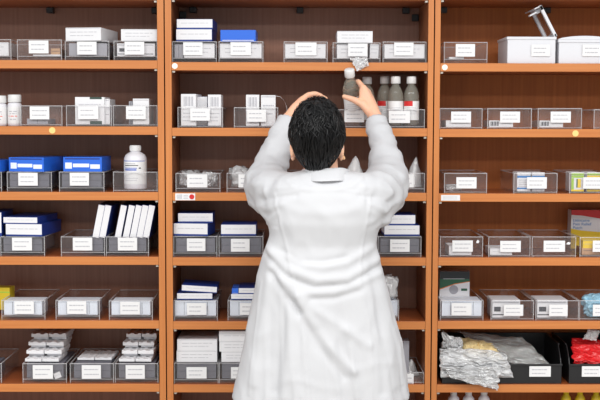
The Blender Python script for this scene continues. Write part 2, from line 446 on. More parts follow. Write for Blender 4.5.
pill_bottle(6, 20, 94.5, 'L', 1, 'whole white pill bottle with faint red print, second shelf of left cabinet')
b = bin_('L', 1, 20.8, 62, 105.7, 'nearly empty clear bin right of the white pill bottles', (30, 49.3), rise=.004)
carton('grey_carton', 'low grey box under the label in the bin beside the pill bottles', 'carton', b, 27, 48, 119.5, 125, 'grey', group=CB)
b = bin_('L', 1, 66.5, 111.5, 105.5, 'clear bin holding the white box with dark green stripes', (78.3, 98.3), rise=.004)
carton('white_carton', 'white box with dark green stripes at top and bottom, second shelf of left cabinet', 'carton', b, 75.2, 104.5, 98, 125.2, 'greenband', group=CB)
carton('white_carton', 'narrow white box wedged beside the green-striped box, second shelf of left cabinet', 'carton', b, 105, 109.8, 100, 125.2, 'white', Y=.035, group=CB)
b = bin_('L', 1, 113.3, 157.2, 105.5, 'clear bin against the right side panel, second shelf of left cabinet', (126.2, 145.8), rise=.004)
carton('white_carton', 'single upright white box behind the label of the second-shelf end bin', 'carton', b, 133, 149, 99.5, 125.2, 'white', group=CB)
carton('grey_carton', 'narrow grey box left of the upright white box in the second-shelf end bin', 'carton', b, 129, 132.7, 102, 125, 'grey', Y=.04, group=CB)

def blue_wrap(bn, x0, x1, ytop, ybot, label, yaw, dep=.19):
    """shrink-wrapped bright blue carton on its bin"""
    carton('blue_carton', label, 'carton', bn, x0, x1, ytop, ybot, 'brightblue', zb=bn['top']+.001, dep=dep, yaw=yaw, group=CB, Y=.016)
b = bin_('L', 2, -43, 1.5, 172, 'clear bin cut by the left picture edge on the third shelf', haze='acr')
carton('grey_carton', 'grey filling carton in the third-shelf bin cut by the left picture edge', 'carton', b, -40, -1, 174, 187.5, 'dgrey', group=CB)
blue_wrap(b, -38, 1, 160, 171.2, 'blue carton cut by the left picture edge on the third shelf', -.15)
b = bin_('L', 2, 7.3, 51.5, 172, 'clear bin of grey boxes under the left blue carton with a long blue side', (18.5, 37.7))
carton('grey_carton', 'grey box in the bin below the blue carton with a long blue side', 'carton', b, 10, 49, 173.6, 187.3, 'dgrey', group=CB, dep=.2)
blue_wrap(b, 7.5, 45, 157.3, 171.4, 'bright blue carton with its long side turned to view, third shelf of left cabinet', -.21)
b = bin_('L', 2, 59.5, 104, 172, 'clear bin of grey boxes under the squarely laid blue carton', (70, 89))
carton('grey_carton', 'grey box in the bin below the squarely laid blue carton', 'carton', b, 62, 101.5, 173.6, 187.3, 'dgrey', group=CB, dep=.2)
blue_wrap(b, 63, 102, 157, 171.4, 'bright blue carton lying square on its bin, third shelf of left cabinet', -.06, .14)
b = bin_('L', 2, 113.5, 157.2, 172, 'clear bin holding the large white medicine bottle', rise=.004)

# large white bottle
def big_bottle():
    Y = .022; r = (X(147, 170, Y)-X(124, 170, Y))/2; x = X(135.5, 170, Y+r); zb = b['z']+.0004; h = Z(135, 145.2, Y+r)-zb
    root = empty('medicine_bottle', (x, Y+r, zb)); tag(root, 'large white plastic medicine bottle with blue-lined label, third shelf of left cabinet', 'bottle')
    MB().lathe([(0, 0), (r*.94, 0), (r, .004), (r, h*.66), (r*.97, h*.72), (r*.86, h*.78), (r*.62, h*.825), (r*.46, h*.845), (r*.42, h*.86), (r*.42, h*.88), (0, h*.88)], 36).build('body', M['plast'], root)
    c = MB().lathe([(0, h*.865), (r*.47, h*.865), (r*.48, h*.875), (r*.48, h*.985), (r*.44, h), (0, h)], 36)
    for k in range(30):
        a = k*math.tau/30; T = Matrix.Rotation(a, 4, 'Z'); c.box(r*.475, r*.495, -.0006, .0006, h*.875, h*.975, 0, T)
    c.build('cap', M['cap'], root)
    l = MB(); n = 36
    def arc(a0, a1, z0, z1, q, mi):
        k = max(2, int((a1-a0)/.09)); pv = None
        for i in range(k+1):
            a = a0+(a1-a0)*i/k; v = (l.bm.verts.new((q*math.cos(a), q*math.sin(a), z0)), l.bm.verts.new((q*math.cos(a), q*math.sin(a), z1)))
            if pv: f = l.bm.faces.new((pv[0], v[0], v[1], pv[1])); f.material_index = mi; f.smooth = True
            pv = v
    arc(-3.0, -.2, h*.12, h*.65, r+.0004, 0)
    arc(-2.8, -.5, h*.638, h*.652, r+.0007, 2)
    for zz, a1, mi, th in ((.575, -1.45, 1, .02), (.535, -1.2, 3, .018), (.475, -1.3, 2, .018), (.43, -1.35, 2, .03), (.25, -1.2, 1, .01), (.2, -1.3, 1, .01)):
        arc(-2.5, a1, h*zz, h*(zz+th), r+.0007, mi)
    arc(-1.15, -.95, h*.47, h*.5, r+.0007, 3)
    l.build('label', [M['label'], M['ink'], mat('blue_line_print', (70, 100, 190), .5), M['dink']], root)
big_bottle()

# fourth shelf
BE = 'white-fronted blue cartons'
b = bin_('L', 3, -49, -4, 237, 'clear bin mostly beyond the left picture edge on the fourth shelf')
carton('grey_carton', 'grey box in the fourth-shelf bin beyond the left picture edge', 'carton', b, -46, -7, 239, 252, 'dgrey', group=CB)
carton('blue_carton', 'white-fronted blue carton just entering at the left picture edge, fourth shelf', 'carton', b, -36, 1.5, 212, 236, 'blueedge', zb=b['top']+.001, dep=.16, group=BE)
b = bin_('L', 3, .8, 44.6, 236.8, 'clear bin under the two flat white-fronted blue cartons, fourth shelf of left cabinet', (12.3, 32))
carton('grey_carton', 'grey box seen in the bin below two flat blue cartons at far left', 'carton', b, 3.5, 42, 238.5, 252, 'dgrey', group=CB, dep=.2)
z = carton('blue_carton', 'lower of the two flat white-fronted blue cartons at far left, fourth shelf', 'carton', b, 5, 42.5, 223.6, 236, 'blueedge', zb=b['top']+.001, Y=.016, dep=.2, yaw=-.12, group=BE)
carton('blue_carton', 'upper, thinner of the two flat white-fronted blue cartons at far left, fourth shelf', 'carton', b, 2.6, 38, 216.6, 223.2, 'blueedge', zb=z, Y=.016, dep=.2, yaw=-.13, group=BE)
b = bin_('L', 3, 61.3, 104.6, 236.8, 'clear bin from which two slanted white-spined cartons rise', (73, 92.3))
zf = carton('grey_carton', 'grey box supporting the two slanted white-spined cartons', 'carton', b, 86, 103, 238.5, 252, 'dgrey', group=CB, dep=.2)
carton('blue_carton', 'left of the two slanted white-spined blue cartons', 'carton', b, 92, 98.6, 202.5, 236, 'blueedge', zb=zf, lean=.2, dep=.19, group=BE)
carton('blue_carton', 'right of the two slanted white-spined blue cartons, its blue side showing', 'carton', b, 98.8, 105.2, 202.8, 236, 'blueedge', zb=zf, lean=.2, dep=.19, group=BE)
b = bin_('L', 3, 106.3, 148.6, 236.8, 'clear bin under the row of five slanted white-spined cartons', (118, 137.2))
zf = carton('grey_carton', 'grey box supporting the row of five slanted white-spined cartons', 'carton', b, 109, 146, 238.5, 252, 'dgrey', group=CB, dep=.2)
for i, nm in enumerate(('leftmost of five slanted white-spined blue cartons', 'second from the left of five slanted white-spined blue cartons', 'middle one of five slanted white-spined blue cartons', 'fourth from the left of five slanted white-spined blue cartons', 'rightmost of five slanted white-spined blue cartons, beside the cabinet side')):
    xx = [114.4, 122.4, 129.4, 136.0, 142.5][i]
    carton('blue_carton', nm, 'carton', b, xx, xx+6.3, 202.8, 236, 'blueedge', zb=zf, lean=.2, dep=.19, group=BE)

# fifth shelf
b = bin_('L', 4, 1.8, 45, 300.3, 'clear bin with pale cards in front of the yellow packet', (14.6, 34), yaw=0)
carton('pale_carton', 'pale blue-white carton in the bin in front of the yellow packet', 'carton', b, 4, 42, 301.5, 315, 'pale', group=CB, dep=.09)
def flat(name, label, bn, x0, x1, y, w=.02):
    carton(name, label, 'leaflet', bn, x0, x1, y, y+1.2, 'white', dep=.05, Y=YB+.003)
b2 = bin_('L', 4, 56, 99.6, 300.3, 'middle one of three pale-card bins on the fifth shelf of left cabinet', (67.2, 86.3))
carton('pale_carton', 'pale blue-white carton in the middle bin of the fifth shelf, left cabinet', 'carton', b2, 58, 97.5, 301.5, 315, 'pale', group=CB, dep=.09)
b3 = bin_('L', 4, 109.3, 152.4, 300.8, 'pale-card bin nearest the cabinet side on the fifth shelf of left cabinet', (120.3, 139.8))
carton('pale_carton', 'pale blue-white carton in the fifth-shelf bin nearest the cabinet side', 'carton', b3, 111.5, 150.3, 302, 315.3, 'pale', group=CB, dep=.09)
# yellow packet standing behind the first bin's front
p = P(5, 300, .12)
o = MB().box(-.034, .034, 0, .05, 0, .078, 0).box(-.034, .034, -.0006, 0, .060, .064, 1).build('yellow_packet', [M['ymatte'], M['lime']], None, (X(0, 290, .12), .12, b['z']+.0005), (0, 0, -.1), bevel=.003)
tag(o, 'yellow packet standing in the bin at the left picture edge, fifth shelf', 'packet')

# sixth shelf: small white notched packs in layers
def sachet(px0, px1, ybot, ytop, zb, label, group, Y):
    """white tray pack: humped wide top on a narrower foot"""
    ym = (ytop+ybot)/2; xa, xb = X(px0, ym, Y), X(px1, ym, Y); hw = (xb-xa)/2; h = Z(px0, ytop, Y)-Z(px0, ybot, Y); dep = .262-Y
    m = MB()
    dd = min(dep, .12)
    m.box(-hw*.86, hw*.86, .018, dd, 0, h*.5)
    pts = [(-hw, h*.42), (hw, h*.42), (hw, h*.92), (hw*.9, h), (hw*.62, h), (hw*.5, h*.86), (hw*.12, h*.86), (0, h), (-hw*.35, h), (-hw*.5, h*.88), (-hw*.8, h*.88), (-hw*.92, h), (-hw, h*.92)]
    m.prism(pts, .0, dd)
    o = m.build('white_tray_pack', M['white'], None, ((xa+xb)/2, Y, zb+.0003), (0, 0, -.05), bevel=.0012)
    tag(o, label, 'tray pack', group)
    return zb+.0003+h
b = bin_('L', 5, -29, 1.5, 363.5, 'clear bin cut by the left picture edge on the sixth shelf')
carton('grey_carton', 'small dark box in the sixth-shelf bin cut by the left picture edge', 'carton', b, -26, -4, 366, 379, 'dgrey', group=CB)
LAY = ['lowest', 'second', 'third', 'topmost']
def layers(bn, rows, where, Y0):
    zb = bn['top']-.006
    for k, (x0, x1, yt, yb) in enumerate(rows):
        w = (x1-x0)/2; Y = Y0+.024*k
        for s, sd in enumerate(('left', 'right')):
            lab = ('%s pack in the %s layer of the white pack stack %s' % (sd, LAY[k], where)) if len(rows) > 1 else ('%s pack of the single white layer %s' % (sd, where))
            zt = sachet(x0+s*w+.3, x0+(s+1)*w-.3, yb, yt, zb, lab, 'white tray packs on the sixth shelf', Y)
        zb = zt
b = bin_('L', 5, 23, 66.5, 363.5, 'clear bin with a loose white slip, under the left stack of white packs', (33, 53, 365, 378.6))
zf = carton('dark_carton', 'dark box in the bin under the left stack of white packs, sixth shelf', 'carton', b, 27, 63.5, 365.2, 379.5, 'dgrey', dep=.2, group=CB)
carton('paper_slip', 'small tilted white paper slip inside the bin under the left pack stack', 'paper slip', b, 55, 62, 373, 379, 'white', dep=.0008, Y=YB+.004, lean=-.35)
layers(b, [(24.5, 59, 358.8, 364.5), (26, 62, 351.3, 358.2), (28, 64, 343.8, 350.7), (31, 66.5, 336.2, 343.1)], 'at the far left', .03)
b = bin_('L', 5, 70.3, 113.6, 363.5, 'clear bin with just one layer of white packs, sixth shelf of left cabinet', (82, 101, 365, 378.6))
zf = carton('dark_carton', 'dark box in the bin with just one white layer, sixth shelf', 'carton', b, 74, 110.5, 365.2, 379.5, 'dgrey', dep=.1, group=CB)
layers(b, [(77, 112, 359, 363.8)], 'between the two tall pack stacks', .06)
b = bin_('L', 5, 115.2, 158, 363.5, 'clear bin under the white pack stack nearest the cabinet side', (125.8, 144.8, 365, 378.6))
zf = carton('dark_carton', 'dark box in the bin under the pack stack nearest the cabinet side', 'carton', b, 119, 155, 365.2, 379.5, 'dgrey', dep=.2, group=CB)
layers(b, [(118.5, 151.5, 358.8, 364.5), (121.5, 154, 351.3, 358.2), (122.5, 154.5, 343.8, 350.7), (126, 157, 336.2, 343.1)], 'nearest the cabinet side', .03)

# ---- MIDDLE CABINET ------------------------------------------------------------
b = bin_('C', 0, 172.6, 216.4, 41.6, 'clear bin under the double white stack, top shelf of middle cabinet', (183.3, 202.6))
carton(W, 'white carton inside the bin under the double white stack, top middle shelf', 'carton', b, 184, 214.5, 42.6, 56.8, Y=.0172, group=CB)
carton('grey_carton', 'narrow grey box at the left end inside the first top bin of middle cabinet', 'carton', b, 174.5, 183, 43, 56.6, 'grey', group=CB, Y=.03)
z = carton('blue_carton', 'lower white carton with blue bottom edge on the first top bin, middle cabinet', 'carton', b, 176, 212, 28.8, 41, 'blueedge', zb=b['top']+.001, yaw=-.04, dep=.15, group=BE)
carton(W, 'white carton topping the double stack on the first top bin, middle cabinet', 'carton', b, 176.6, 212.6, 18.8, 28.8, 'blueedge', zb=z, yaw=-.04, dep=.15, group=BE)
b = bin_('C', 0, 219, 263, 41.6, 'clear bin under the plain bright blue box, top shelf of middle cabinet', (230.5, 251))
carton(W, 'white carton inside the bin under the plain bright blue box', 'carton', b, 220, 261.5, 42.4, 56.6, Y=.0172, group=CB)
carton('blue_carton', 'plain bright blue box on a white carton, top shelf of middle cabinet', 'carton', b, 220.4, 255.6, 29.6, 41, 'blueplain', zb=b['top']+.001, dep=.12, group=CB, yaw=-.03)
b = bin_('C', 0, 284, 327.2, 41.8, 'clear bin with a flat-topped white carton, above the raised left hand', (295.4, 316.5))
carton(W, 'flat-topped white carton in the bin above the raised left hand', 'carton', b, 285.2, 325.6, 42.6, 56.8, Y=.0172, group=CB)
b = bin_('C', 0, 333, 380, 42.8, 'clear bin with a wide white carton on top, above the held bottle', (348, 367.5), rise=.012)
carton(W, 'white carton inside the bin directly above the held bottle', 'carton', b, 337, 367.5, 43.4, 57.2, group=CB)
carton(W, 'small tilted white box at the right inside the bin above the held bottle', 'carton', b, 369.8, 378.5, 42.6, 56.8, lean=.03, group=CB, Y=.03)
carton(W, 'white carton lying on the bin above the held bottle', 'carton', b, 337.3, 372.6, 30.3, 41.8, zb=b['top']+.001, group=CB)
b = bin_('C', 0, 383, 426, 41.9, 'clear bin of white carton at the right end of middle cabinet top shelf', (394, 413.5))
carton(W, 'white carton in the right end bin of the middle cabinet top shelf', 'carton', b, 384.5, 424.6, 42.8, 56.8, Y=.0172, group=CB)

b = bin_('C', 1, 178, 222.6, 107.3, 'clear bin with two upright barcode boxes, second shelf of middle cabinet', (190.3, 209.8, 108.4, 120.6), rise=.004)
carton(W, 'left barcode box in the bin at the left end, second shelf of middle cabinet', 'carton', b, 181, 196, 95.2, 126.8, 'barcode', group=CB, yaw=-.08)
carton(W, 'right barcode box in the bin at the left end, second shelf of middle cabinet', 'carton', b, 208, 221, 95.8, 126.8, 'barcode', group=CB)
carton(W, 'low blue-trimmed white box between the two barcode boxes', 'carton', b, 197, 207.5, 98, 127, 'blueedge', Y=.06, group=CB)
b = bin_('C', 1, 234.3, 277.8, 107.5, 'clear bin holding the box with a trailing white strap', (247, 266, 109.6, 121.8), rise=.004)
carton(W, 'barcode box left of the strapped white box', 'carton', b, 246, 259.2, 95.8, 126.8, 'barcode', group=CB)
carton(W, 'plain white box whose white strap curls off to the right', 'carton', b, 261, 275.5, 96.2, 126.8, 'white', group=CB)
s = []
for i in range(15):
    t = i/14; px = 270+17*math.sin(t*1.7); py = 96.2+(0 if t < .3 else 19*((t-.3)/.7)**1.5)
    s.append(P(px, py, .03-.004*t))
m = MB(); pv = None
for q in s:
    v = [m.bm.verts.new(q+Vector(d)) for d in ((0, 0, .0006), (0, .009, .0006), (0.0008, .009, -.0006), (0.0008, 0, -.0006))]
    if pv:
        for k in range(4): m.bm.faces.new((pv[k], pv[(k+1) % 4], v[(k+1) % 4], v[k]))
    else: m.bm.faces.new(v)
    pv = v
m.bm.faces.new(pv)
tag(m.build('paper_strap', M['white']), 'white strap curling from the box top towards the raised left arm', 'strap')

# glass bottles
def glass_bottle(name_label, base, top=None, H=.172, r=.0262, redlab=False, group='clear glass bottles with white caps', low=False):
    d = Vector((0, 0, 1)) if top is None else (Vector(top)-Vector(base)).normalized()
    root = empty('glass_bottle', base); root.rotation_euler = Vector((0, 0, 1)).rotation_difference(d).to_euler()
    tag(root, name_label, 'glass bottle', group)
    h = H
    MB().lathe([(0, .002), (r*.8, 0), (r, .004), (r, h*.58), (r*.985, h*.62), (r*.93, h*.67), (r*.82, h*.725), (r*.66, h*.775), (r*.5, h*.815), (r*.42, h*.845), (r*.42, h*.87), (0, h*.87)], 32).build('body', M['glass'], root)
    c = MB().lathe([(0, h*.852), (r*.58, h*.852), (r*.62, h*.86), (r*.62, h*.985), (r*.56, h), (0, h)], 28)
    c.build('cap', M['cap'], root)
    l = MB(); mats = [M['label'], M['ink'], M['red']]
    def arc(a0, a1, z0, z1, q, mi):
        k = max(2, int((a1-a0)/.12)); pv = None
        for i in range(k+1):
            a = a0+(a1-a0)*i/k; v = (l.bm.verts.new((q*math.cos(a), q*math.sin(a), z0)), l.bm.verts.new((q*math.cos(a), q*math.sin(a), z1)))
            if pv: f = l.bm.faces.new((pv[0], v[0], v[1], pv[1])); f.material_index = mi; f.smooth = True
            pv = v
    arc(-2.9, -.25, h*.12, h*.50, r+.0004, 0)
    if redlab: arc(-2.8, -1.5, h*.40, h*.50, r+.0007, 2)
    for zz in (.36, .32, .28, .24): arc(-2.2, -1.0, h*zz, h*(zz+.008), r+.0007, 1)
    if low:
        pass
    l.build('label', mats, root)
    return root
b = bin_('C', 1, 335.6, 380.5, 109.5, 'clear bin from which the held bottle is lifted', (344.3, 364, 110.5, 122.2), rise=.004)
Hb = .172
Bt, Tp = P(353.2, 119.5, .052), P(349.3, 69.3, -.022)
held = glass_bottle('clear glass bottle gripped in the raised right hand', Bt, Tp, H=(Tp-Bt).length, r=.0272)
z1 = b['z']+.0005
glass_bottle('clear glass bottle half hidden behind the raised right hand', (X(367, 100, .10), .10, z1), H=.166)
b = bin_('C', 1, 382, 424.4, 109.5, 'clear bin holding three capped glass bottles at the right end', (388.8, 410, 111, 123), rise=.004)
z1 = b['z']+.0005
for px, Y, red, lab in ((384.6, .095, True, 'rear glass bottle with red patch, left of the three in the end bin'), (395.4, .046, False, 'front middle glass bottle with plain white label in the end bin'), (411.2, .046, True, 'glass bottle with red-topped label beside the cabinet side')):
    glass_bottle(lab, (X(px, 110, Y), Y, z1), H=.168 if Y > .05 else .166, redlab=red)

# crumpled plastic
def crumple(name, label, cat, loc, size, seed, m, rot=(0, 0, 0), amp=.3, group=None, sub=4, contents=None):
    bm = bmesh.new(); bmesh.ops.create_icosphere(bm, subdivisions=sub, radius=1)
    off = Vector((seed*7.1, seed*3.3, seed*1.7))
    for v in bm.verts:
        d = v.co.copy()
        k = 1+amp*noise.noise(d*2.2+off)-amp*.8*abs(noise.noise(d*4.5+off))-amp*.5*abs(noise.noise(d*9+off))
        e = Vector((math.copysign(abs(d.x)**.7, d.x), math.copysign(abs(d.y)**.7, d.y), math.copysign(abs(d.z)**.8, d.z)))*k
        v.co = Vector((e.x*size[0], e.y*size[1], max(e.z, -.75)*size[2]))
    mz = min(v.co.z for v in bm.verts)
    for v in bm.verts: v.co.z -= mz
    me = bpy.data.meshes.new(name); bm.to_mesh(me); bm.free(); me.materials.append(m)
    for p_ in me.polygons: p_.use_smooth = seed % 2 == 0
    o = bpy.data.objects.new(name, me); C.objects.link(o); o.location = loc; o.rotation_euler = rot
    tag(o, label, cat, group)
    return o
def pouch(name, label, cat, pts, Y, puff, seed, m, n=44, group=None, crum=.006, Ys=None):
    """soft bag: four corners as measured at depth Y (Ys: a depth for each), puffed up and creased"""
    cs = [P(px, py, (Ys[i] if Ys else Y)) for i, (px, py) in enumerate(pts)]   # TL TR BR BL
    off = Vector((seed*5.3, seed*1.9, seed*9.7)); bm = bmesh.new(); grid = {}
    cen = sum(cs, Vector())/4
    for side in (0, 1):
        for i in range(n+1):
            for j in range(n+1):
                u, v = i/n, j/n
                if side and (i in (0, n) or j in (0, n)): grid[1, i, j] = grid[0, i, j]; continue
                q = (cs[0]*(1-u)+cs[1]*u)*(1-v)+(cs[3]*(1-u)+cs[2]*u)*v
                w = (16*u*(1-u)*v*(1-v))**.45
                cr = noise.noise(Vector((u*4, v*4, side*2))+off)*1.0+abs(noise.noise(Vector((u*9, v*9, side*5))+off))*1.3-.4+(.5-abs(noise.noise(Vector((u*19+v*5, v*15, side*5))+off))*1.6)*.22
                sgn = -1 if side == 0 else 1
                q = q+Vector((noise.noise(Vector((u*6, v*6, 9))+off)*crum*1.3, sgn*(puff*w)+cr*crum*1.6, noise.noise(Vector((u*6, v*6, 19))+off)*crum*1.3))
                grid[side, i, j] = bm.verts.new(q-cen)
    for side in (0, 1):
        for i in range(n):
            for j in range(n):
                bm.faces.new([grid[side, a, c] for a, c in ((i, j), (i+1, j), (i+1, j+1), (i, j+1))])
    bmesh.ops.recalc_face_normals(bm, faces=bm.faces)
    me = bpy.data.meshes.new(name); bm.to_mesh(me); bm.free(); me.materials.append(m)
    o = bpy.data.objects.new(name, me); C.objects.link(o); o.location = cen
    tag(o, label, cat, group)
    return o
pouch('plastic_bag', 'crumpled scrap of clear film hanging over the shelf edge above the held bottle', 'plastic bag', [(350, 58), (367, 57.5), (369, 66), (357, 71)], -.008, .003, 3, M['film'], n=14, crum=.0035)

b = bin_('C', 2, 176, 220, 173.3, 'clear bin of crumpled clear bags at the left end of middle third shelf', (187.2, 207.4, 174.2, 187.4))
crumple('plastic_bag', 'crumpled clear bag in the left end bin, third shelf of middle cabinet', 'plastic bag', (X(190, 180, .09), .10, b['z']+.001), (.04, .06, .033), 2, M['film'])
crumple('plastic_bag', 'second clear bag, right half of the left end bin, third shelf of middle cabinet', 'plastic bag', (X(209, 180, .09), .10, b['z']+.001), (.030, .05, .030), 5, M['film'])
b = bin_('C', 2, 227, 271, 173.3, 'clear bin behind the raised left elbow', (238.5, 258, 174.2, 187.4))
crumple('plastic_bag', 'clear bag bulging from the bin behind the raised left elbow', 'plastic bag', (X(240, 180, .08), .08, b['z']+.001), (.036, .05, .042), 4, M['film'])
b = bin_('C', 2, 279, 322, 173.3, 'clear bin behind the left shoulder, near the earring')
carton('white_packet', 'white flat packet showing between hair and left sleeve', 'packet', b, 280, 303, 167.5, 181, 'white', group=CB, dep=.1)
b = bin_('C', 2, 331, 375, 173.3, 'clear bin behind the right shoulder')
def cone_bag(label, b, px, py, Y, w, seed):
    top = P(px, py, Y); base = b['z']+.001
    bm = bmesh.new(); rings = []; off = Vector((seed, seed*2, 0)); n = 18; K = 9; hh = top.z-base
    for k in range(K+1):
        t = k/K; r = w*(1-t)**.75+.001
        rings.append([bm.verts.new(((r*(1+.35*noise.noise(Vector((math.cos(a)*1.5, math.sin(a)*1.5, t*3))+off)))*math.cos(a)+t*.01, r*.7*math.sin(a), hh*t)) for a in [j*math.tau/n for j in range(n)]])
    for a, c in zip(rings, rings[1:]):
        for j in range(n): bm.faces.new((a[j], a[(j+1) % n], c[(j+1) % n], c[j]))
    bm.faces.new(rings[0][::-1]); bm.faces.new(rings[-1])
    me = bpy.data.meshes.new('plastic_bag'); bm.to_mesh(me); bm.free(); me.materials.append(M['film'])
    o = bpy.data.objects.new('plastic_bag', me); C.objects.link(o); o.location = (top.x-.008, Y, base); tag(o, label, 'plastic bag')
cone_bag('peaked clear bag rising beside the right earring', b, 355, 156, .08, .045, 3)
b = bin_('C', 2, 380, 424.5, 173.3, 'clear bin at the right end of middle cabinet third shelf, behind the sleeve', (394.5, 413.8, 174.2, 187.4))
cone_bag('peaked clear bag in the end bin right of the right sleeve', b, 415.5, 157, .08, .03, 7)

# fourth shelf, middle
b = bin_('C', 3, 173.6, 217, 236.3, 'clear bin under two stacked white-fronted blue cartons, left end of middle fourth shelf', (187, 205.4, 238.4, 251))
carton('dark_carton', 'dark grey box in the bin under two stacked cartons, middle cabinet fourth shelf', 'carton', b, 176, 215, 238.5, 252.5, 'dgrey', dep=.2, group=CB)
z = carton('blue_carton', 'lower white-fronted blue carton, left end of middle cabinet fourth shelf', 'carton', b, 173.2, 208, 223.4, 235.8, 'blueedge', zb=b['top']+.001, Y=.016, dep=.12, yaw=-.14, group=BE)
carton('blue_carton', 'upper white-fronted carton set back, left end of middle cabinet fourth shelf', 'carton', b, 178, 212.8, 213.6, 223.2, 'blueedge', zb=z, Y=.035, dep=.12, group=BE)
b = bin_('C', 3, 219, 263, 236.3, 'clear bin with one white-fronted carton, left of the coat waist', (231, 249.6, 238.8, 251.6))
carton('dark_carton', 'dark grey box in the bin left of the coat waist', 'carton', b, 221.5, 261, 238.5, 252.5, 'dgrey', dep=.2, group=CB)
carton('blue_carton', 'single white-fronted blue carton on the bin left of the coat waist', 'carton', b, 221, 256, 225, 236, 'blueedge', zb=b['top']+.001, dep=.14, group=BE)
b = bin_('C', 3, 378, 421, 236.6, 'clear bin under two stacked cartons, right of the coat waist', (390, 409.6, 239.4, 251.8))
carton('dark_carton', 'dark grey box in the bin right of the coat waist', 'carton', b, 380.5, 419, 238.8, 252.5, 'dgrey', dep=.2, group=CB)
z = carton('blue_carton', 'lower of two cartons stacked right of the coat waist', 'carton', b, 384.3, 419.6, 225.6, 236.2, 'blueedge', zb=b['top']+.001, dep=.14, group=BE)
carton('blue_carton', 'upper of two cartons stacked right of the coat waist', 'carton', b, 381, 415.4, 214.4, 224.6, 'blueedge', zb=z, dep=.14, group=BE)

# fifth shelf, middle
b = bin_('C', 4, 173.4, 217.4, 300.6, 'clear bin of pale carton under two tilted boxes, middle cabinet fifth shelf', (187, 206.4, 303, 314.8))
carton('pale_carton', 'pale blue-white carton in the bin under two tilted boxes', 'carton', b, 175, 216, 301.4, 316, 'pale', dep=.16, group=CB)
z = carton('blue_carton', 'lower white-fronted blue box on the fifth-shelf bin at the left end, middle cabinet', 'carton', b, 177, 212.4, 293.8, 300.4, 'blueedge', zb=b['top']+.001, dep=.13, group=BE)
carton('blue_carton', 'upper tilted box on the fifth-shelf bin at the left end, middle cabinet', 'carton', b, 181.5, 216.8, 286.8, 293.2, 'blueedge', zb=z+.0025, dep=.13, lean=.06, group=BE)
b = bin_('C', 4, 228, 272, 300.6, 'clear bin of pale carton left of the coat skirt, fifth shelf', (240, 259.5, 303, 314.8))
carton('pale_carton', 'pale blue-white carton in the bin left of the coat skirt', 'carton', b, 230, 270, 301.4, 316, 'pale', dep=.16, group=CB)
z = carton('blue_carton', 'lower of two boxes on the bin left of the coat skirt', 'carton', b, 231, 266, 294.6, 300.4, 'blueedge', zb=b['top']+.001, dep=.13, group=BE)
carton('blue_carton', 'upper of two boxes on the bin left of the coat skirt, blue end showing', 'carton', b, 238.6, 272, 288.4, 294.2, 'blueedge', zb=z, dep=.13, group=BE)
carton('blue_carton', 'short all-blue box left of the upper box near the coat skirt', 'carton', b, 232, 238.2, 289, 294.4, 'blueplain', zb=z, dep=.1, group=BE)
b = bin_('C', 4, 354.5, 398.6, 300.6, 'clear bin half hidden by the coat, right side of middle fifth shelf')
carton('white_carton', 'white carton in the bin half hidden by the coat, right side of fifth shelf', 'carton', b, 357, 397.5, 301.4, 316, 'pale', dep=.16, group=CB)
crumple('plastic_bag', 'clear bag bunched on the white carton right of the coat, fifth shelf', 'plastic bag', (X(388, 290, .06), .07, b['top']+.001), (.036, .04, .048), 8, M['film'])

# sixth shelf, middle
b = bin_('C', 5, 174.6, 218.2, 363, 'clear bin of dark boxes under two thick white cartons', (186.6, 206.6, 367, 378.4))
carton('dark_carton', 'dark grey box in the bin under two thick white cartons', 'carton', b, 177, 216, 365, 379.6, 'dgrey', dep=.2, group=CB)
z = carton(W, 'lower of the two thick white cartons at the left end, sixth shelf of middle cabinet', 'carton', b, 176.6, 217, 351.8, 363, 'white', zb=b['top']+.001, dep=.2, group=CB)
carton(W, 'upper of the two thick white cartons at the left end, sixth shelf of middle cabinet', 'carton', b, 177.2, 217, 340.2, 351.4, 'white', zb=z, dep=.2, group=CB)
b = bin_('C', 5, 219.4, 263, 363, 'clear bin of dark boxes under three white cartons beside the coat hem', (231, 250, 367, 378.4))
carton('dark_carton', 'dark grey box in the bin under three white cartons beside the coat hem', 'carton', b, 222, 261, 365, 379.6, 'dgrey', dep=.2, group=CB)
z = carton(W, 'lowest of three white cartons beside the coat hem', 'carton', b, 221.4, 262, 353, 363.2, 'white', zb=b['top']+.001, dep=.18, group=CB)
z = carton(W, 'middle of three white cartons beside the coat hem', 'carton', b, 219.4, 260, 342.4, 352.8, 'white', zb=z, dep=.18, group=CB)
carton(W, 'top one of three white cartons beside the coat hem', 'carton', b, 219, 260, 331.4, 341.6, 'white', zb=z, dep=.18, group=CB)
b = bin_('C', 5, 381, 425.6, 372.5, 'low clear bin right of the coat hem with a white label', (406.2, 413.6, 373.6, 387.2), rise=.003)
carton('grey_carton', 'upright pale grey box standing right of the coat hem', 'carton', b, 398, 409, 346.6, 383.5, 'grey', Y=.07, group=CB, dep=.05)
cone_bag('folded clear bag leaning right of the coat hem on the sixth shelf', b, 411, 359, .12, .035, 11)

# ---- RIGHT CABINET -------------------------------------------------------------
b = bin_('R', 0, 444.2, 487, 42.3, 'nearly empty clear bin at the left end, top shelf of right cabinet', (455.6, 475, 44, 56.6))
carton('leaflet', 'flat white leaflet in the nearly empty bin, top shelf of right cabinet', 'leaflet', b, 449, 464, 58.0, 60.0, dep=.1)

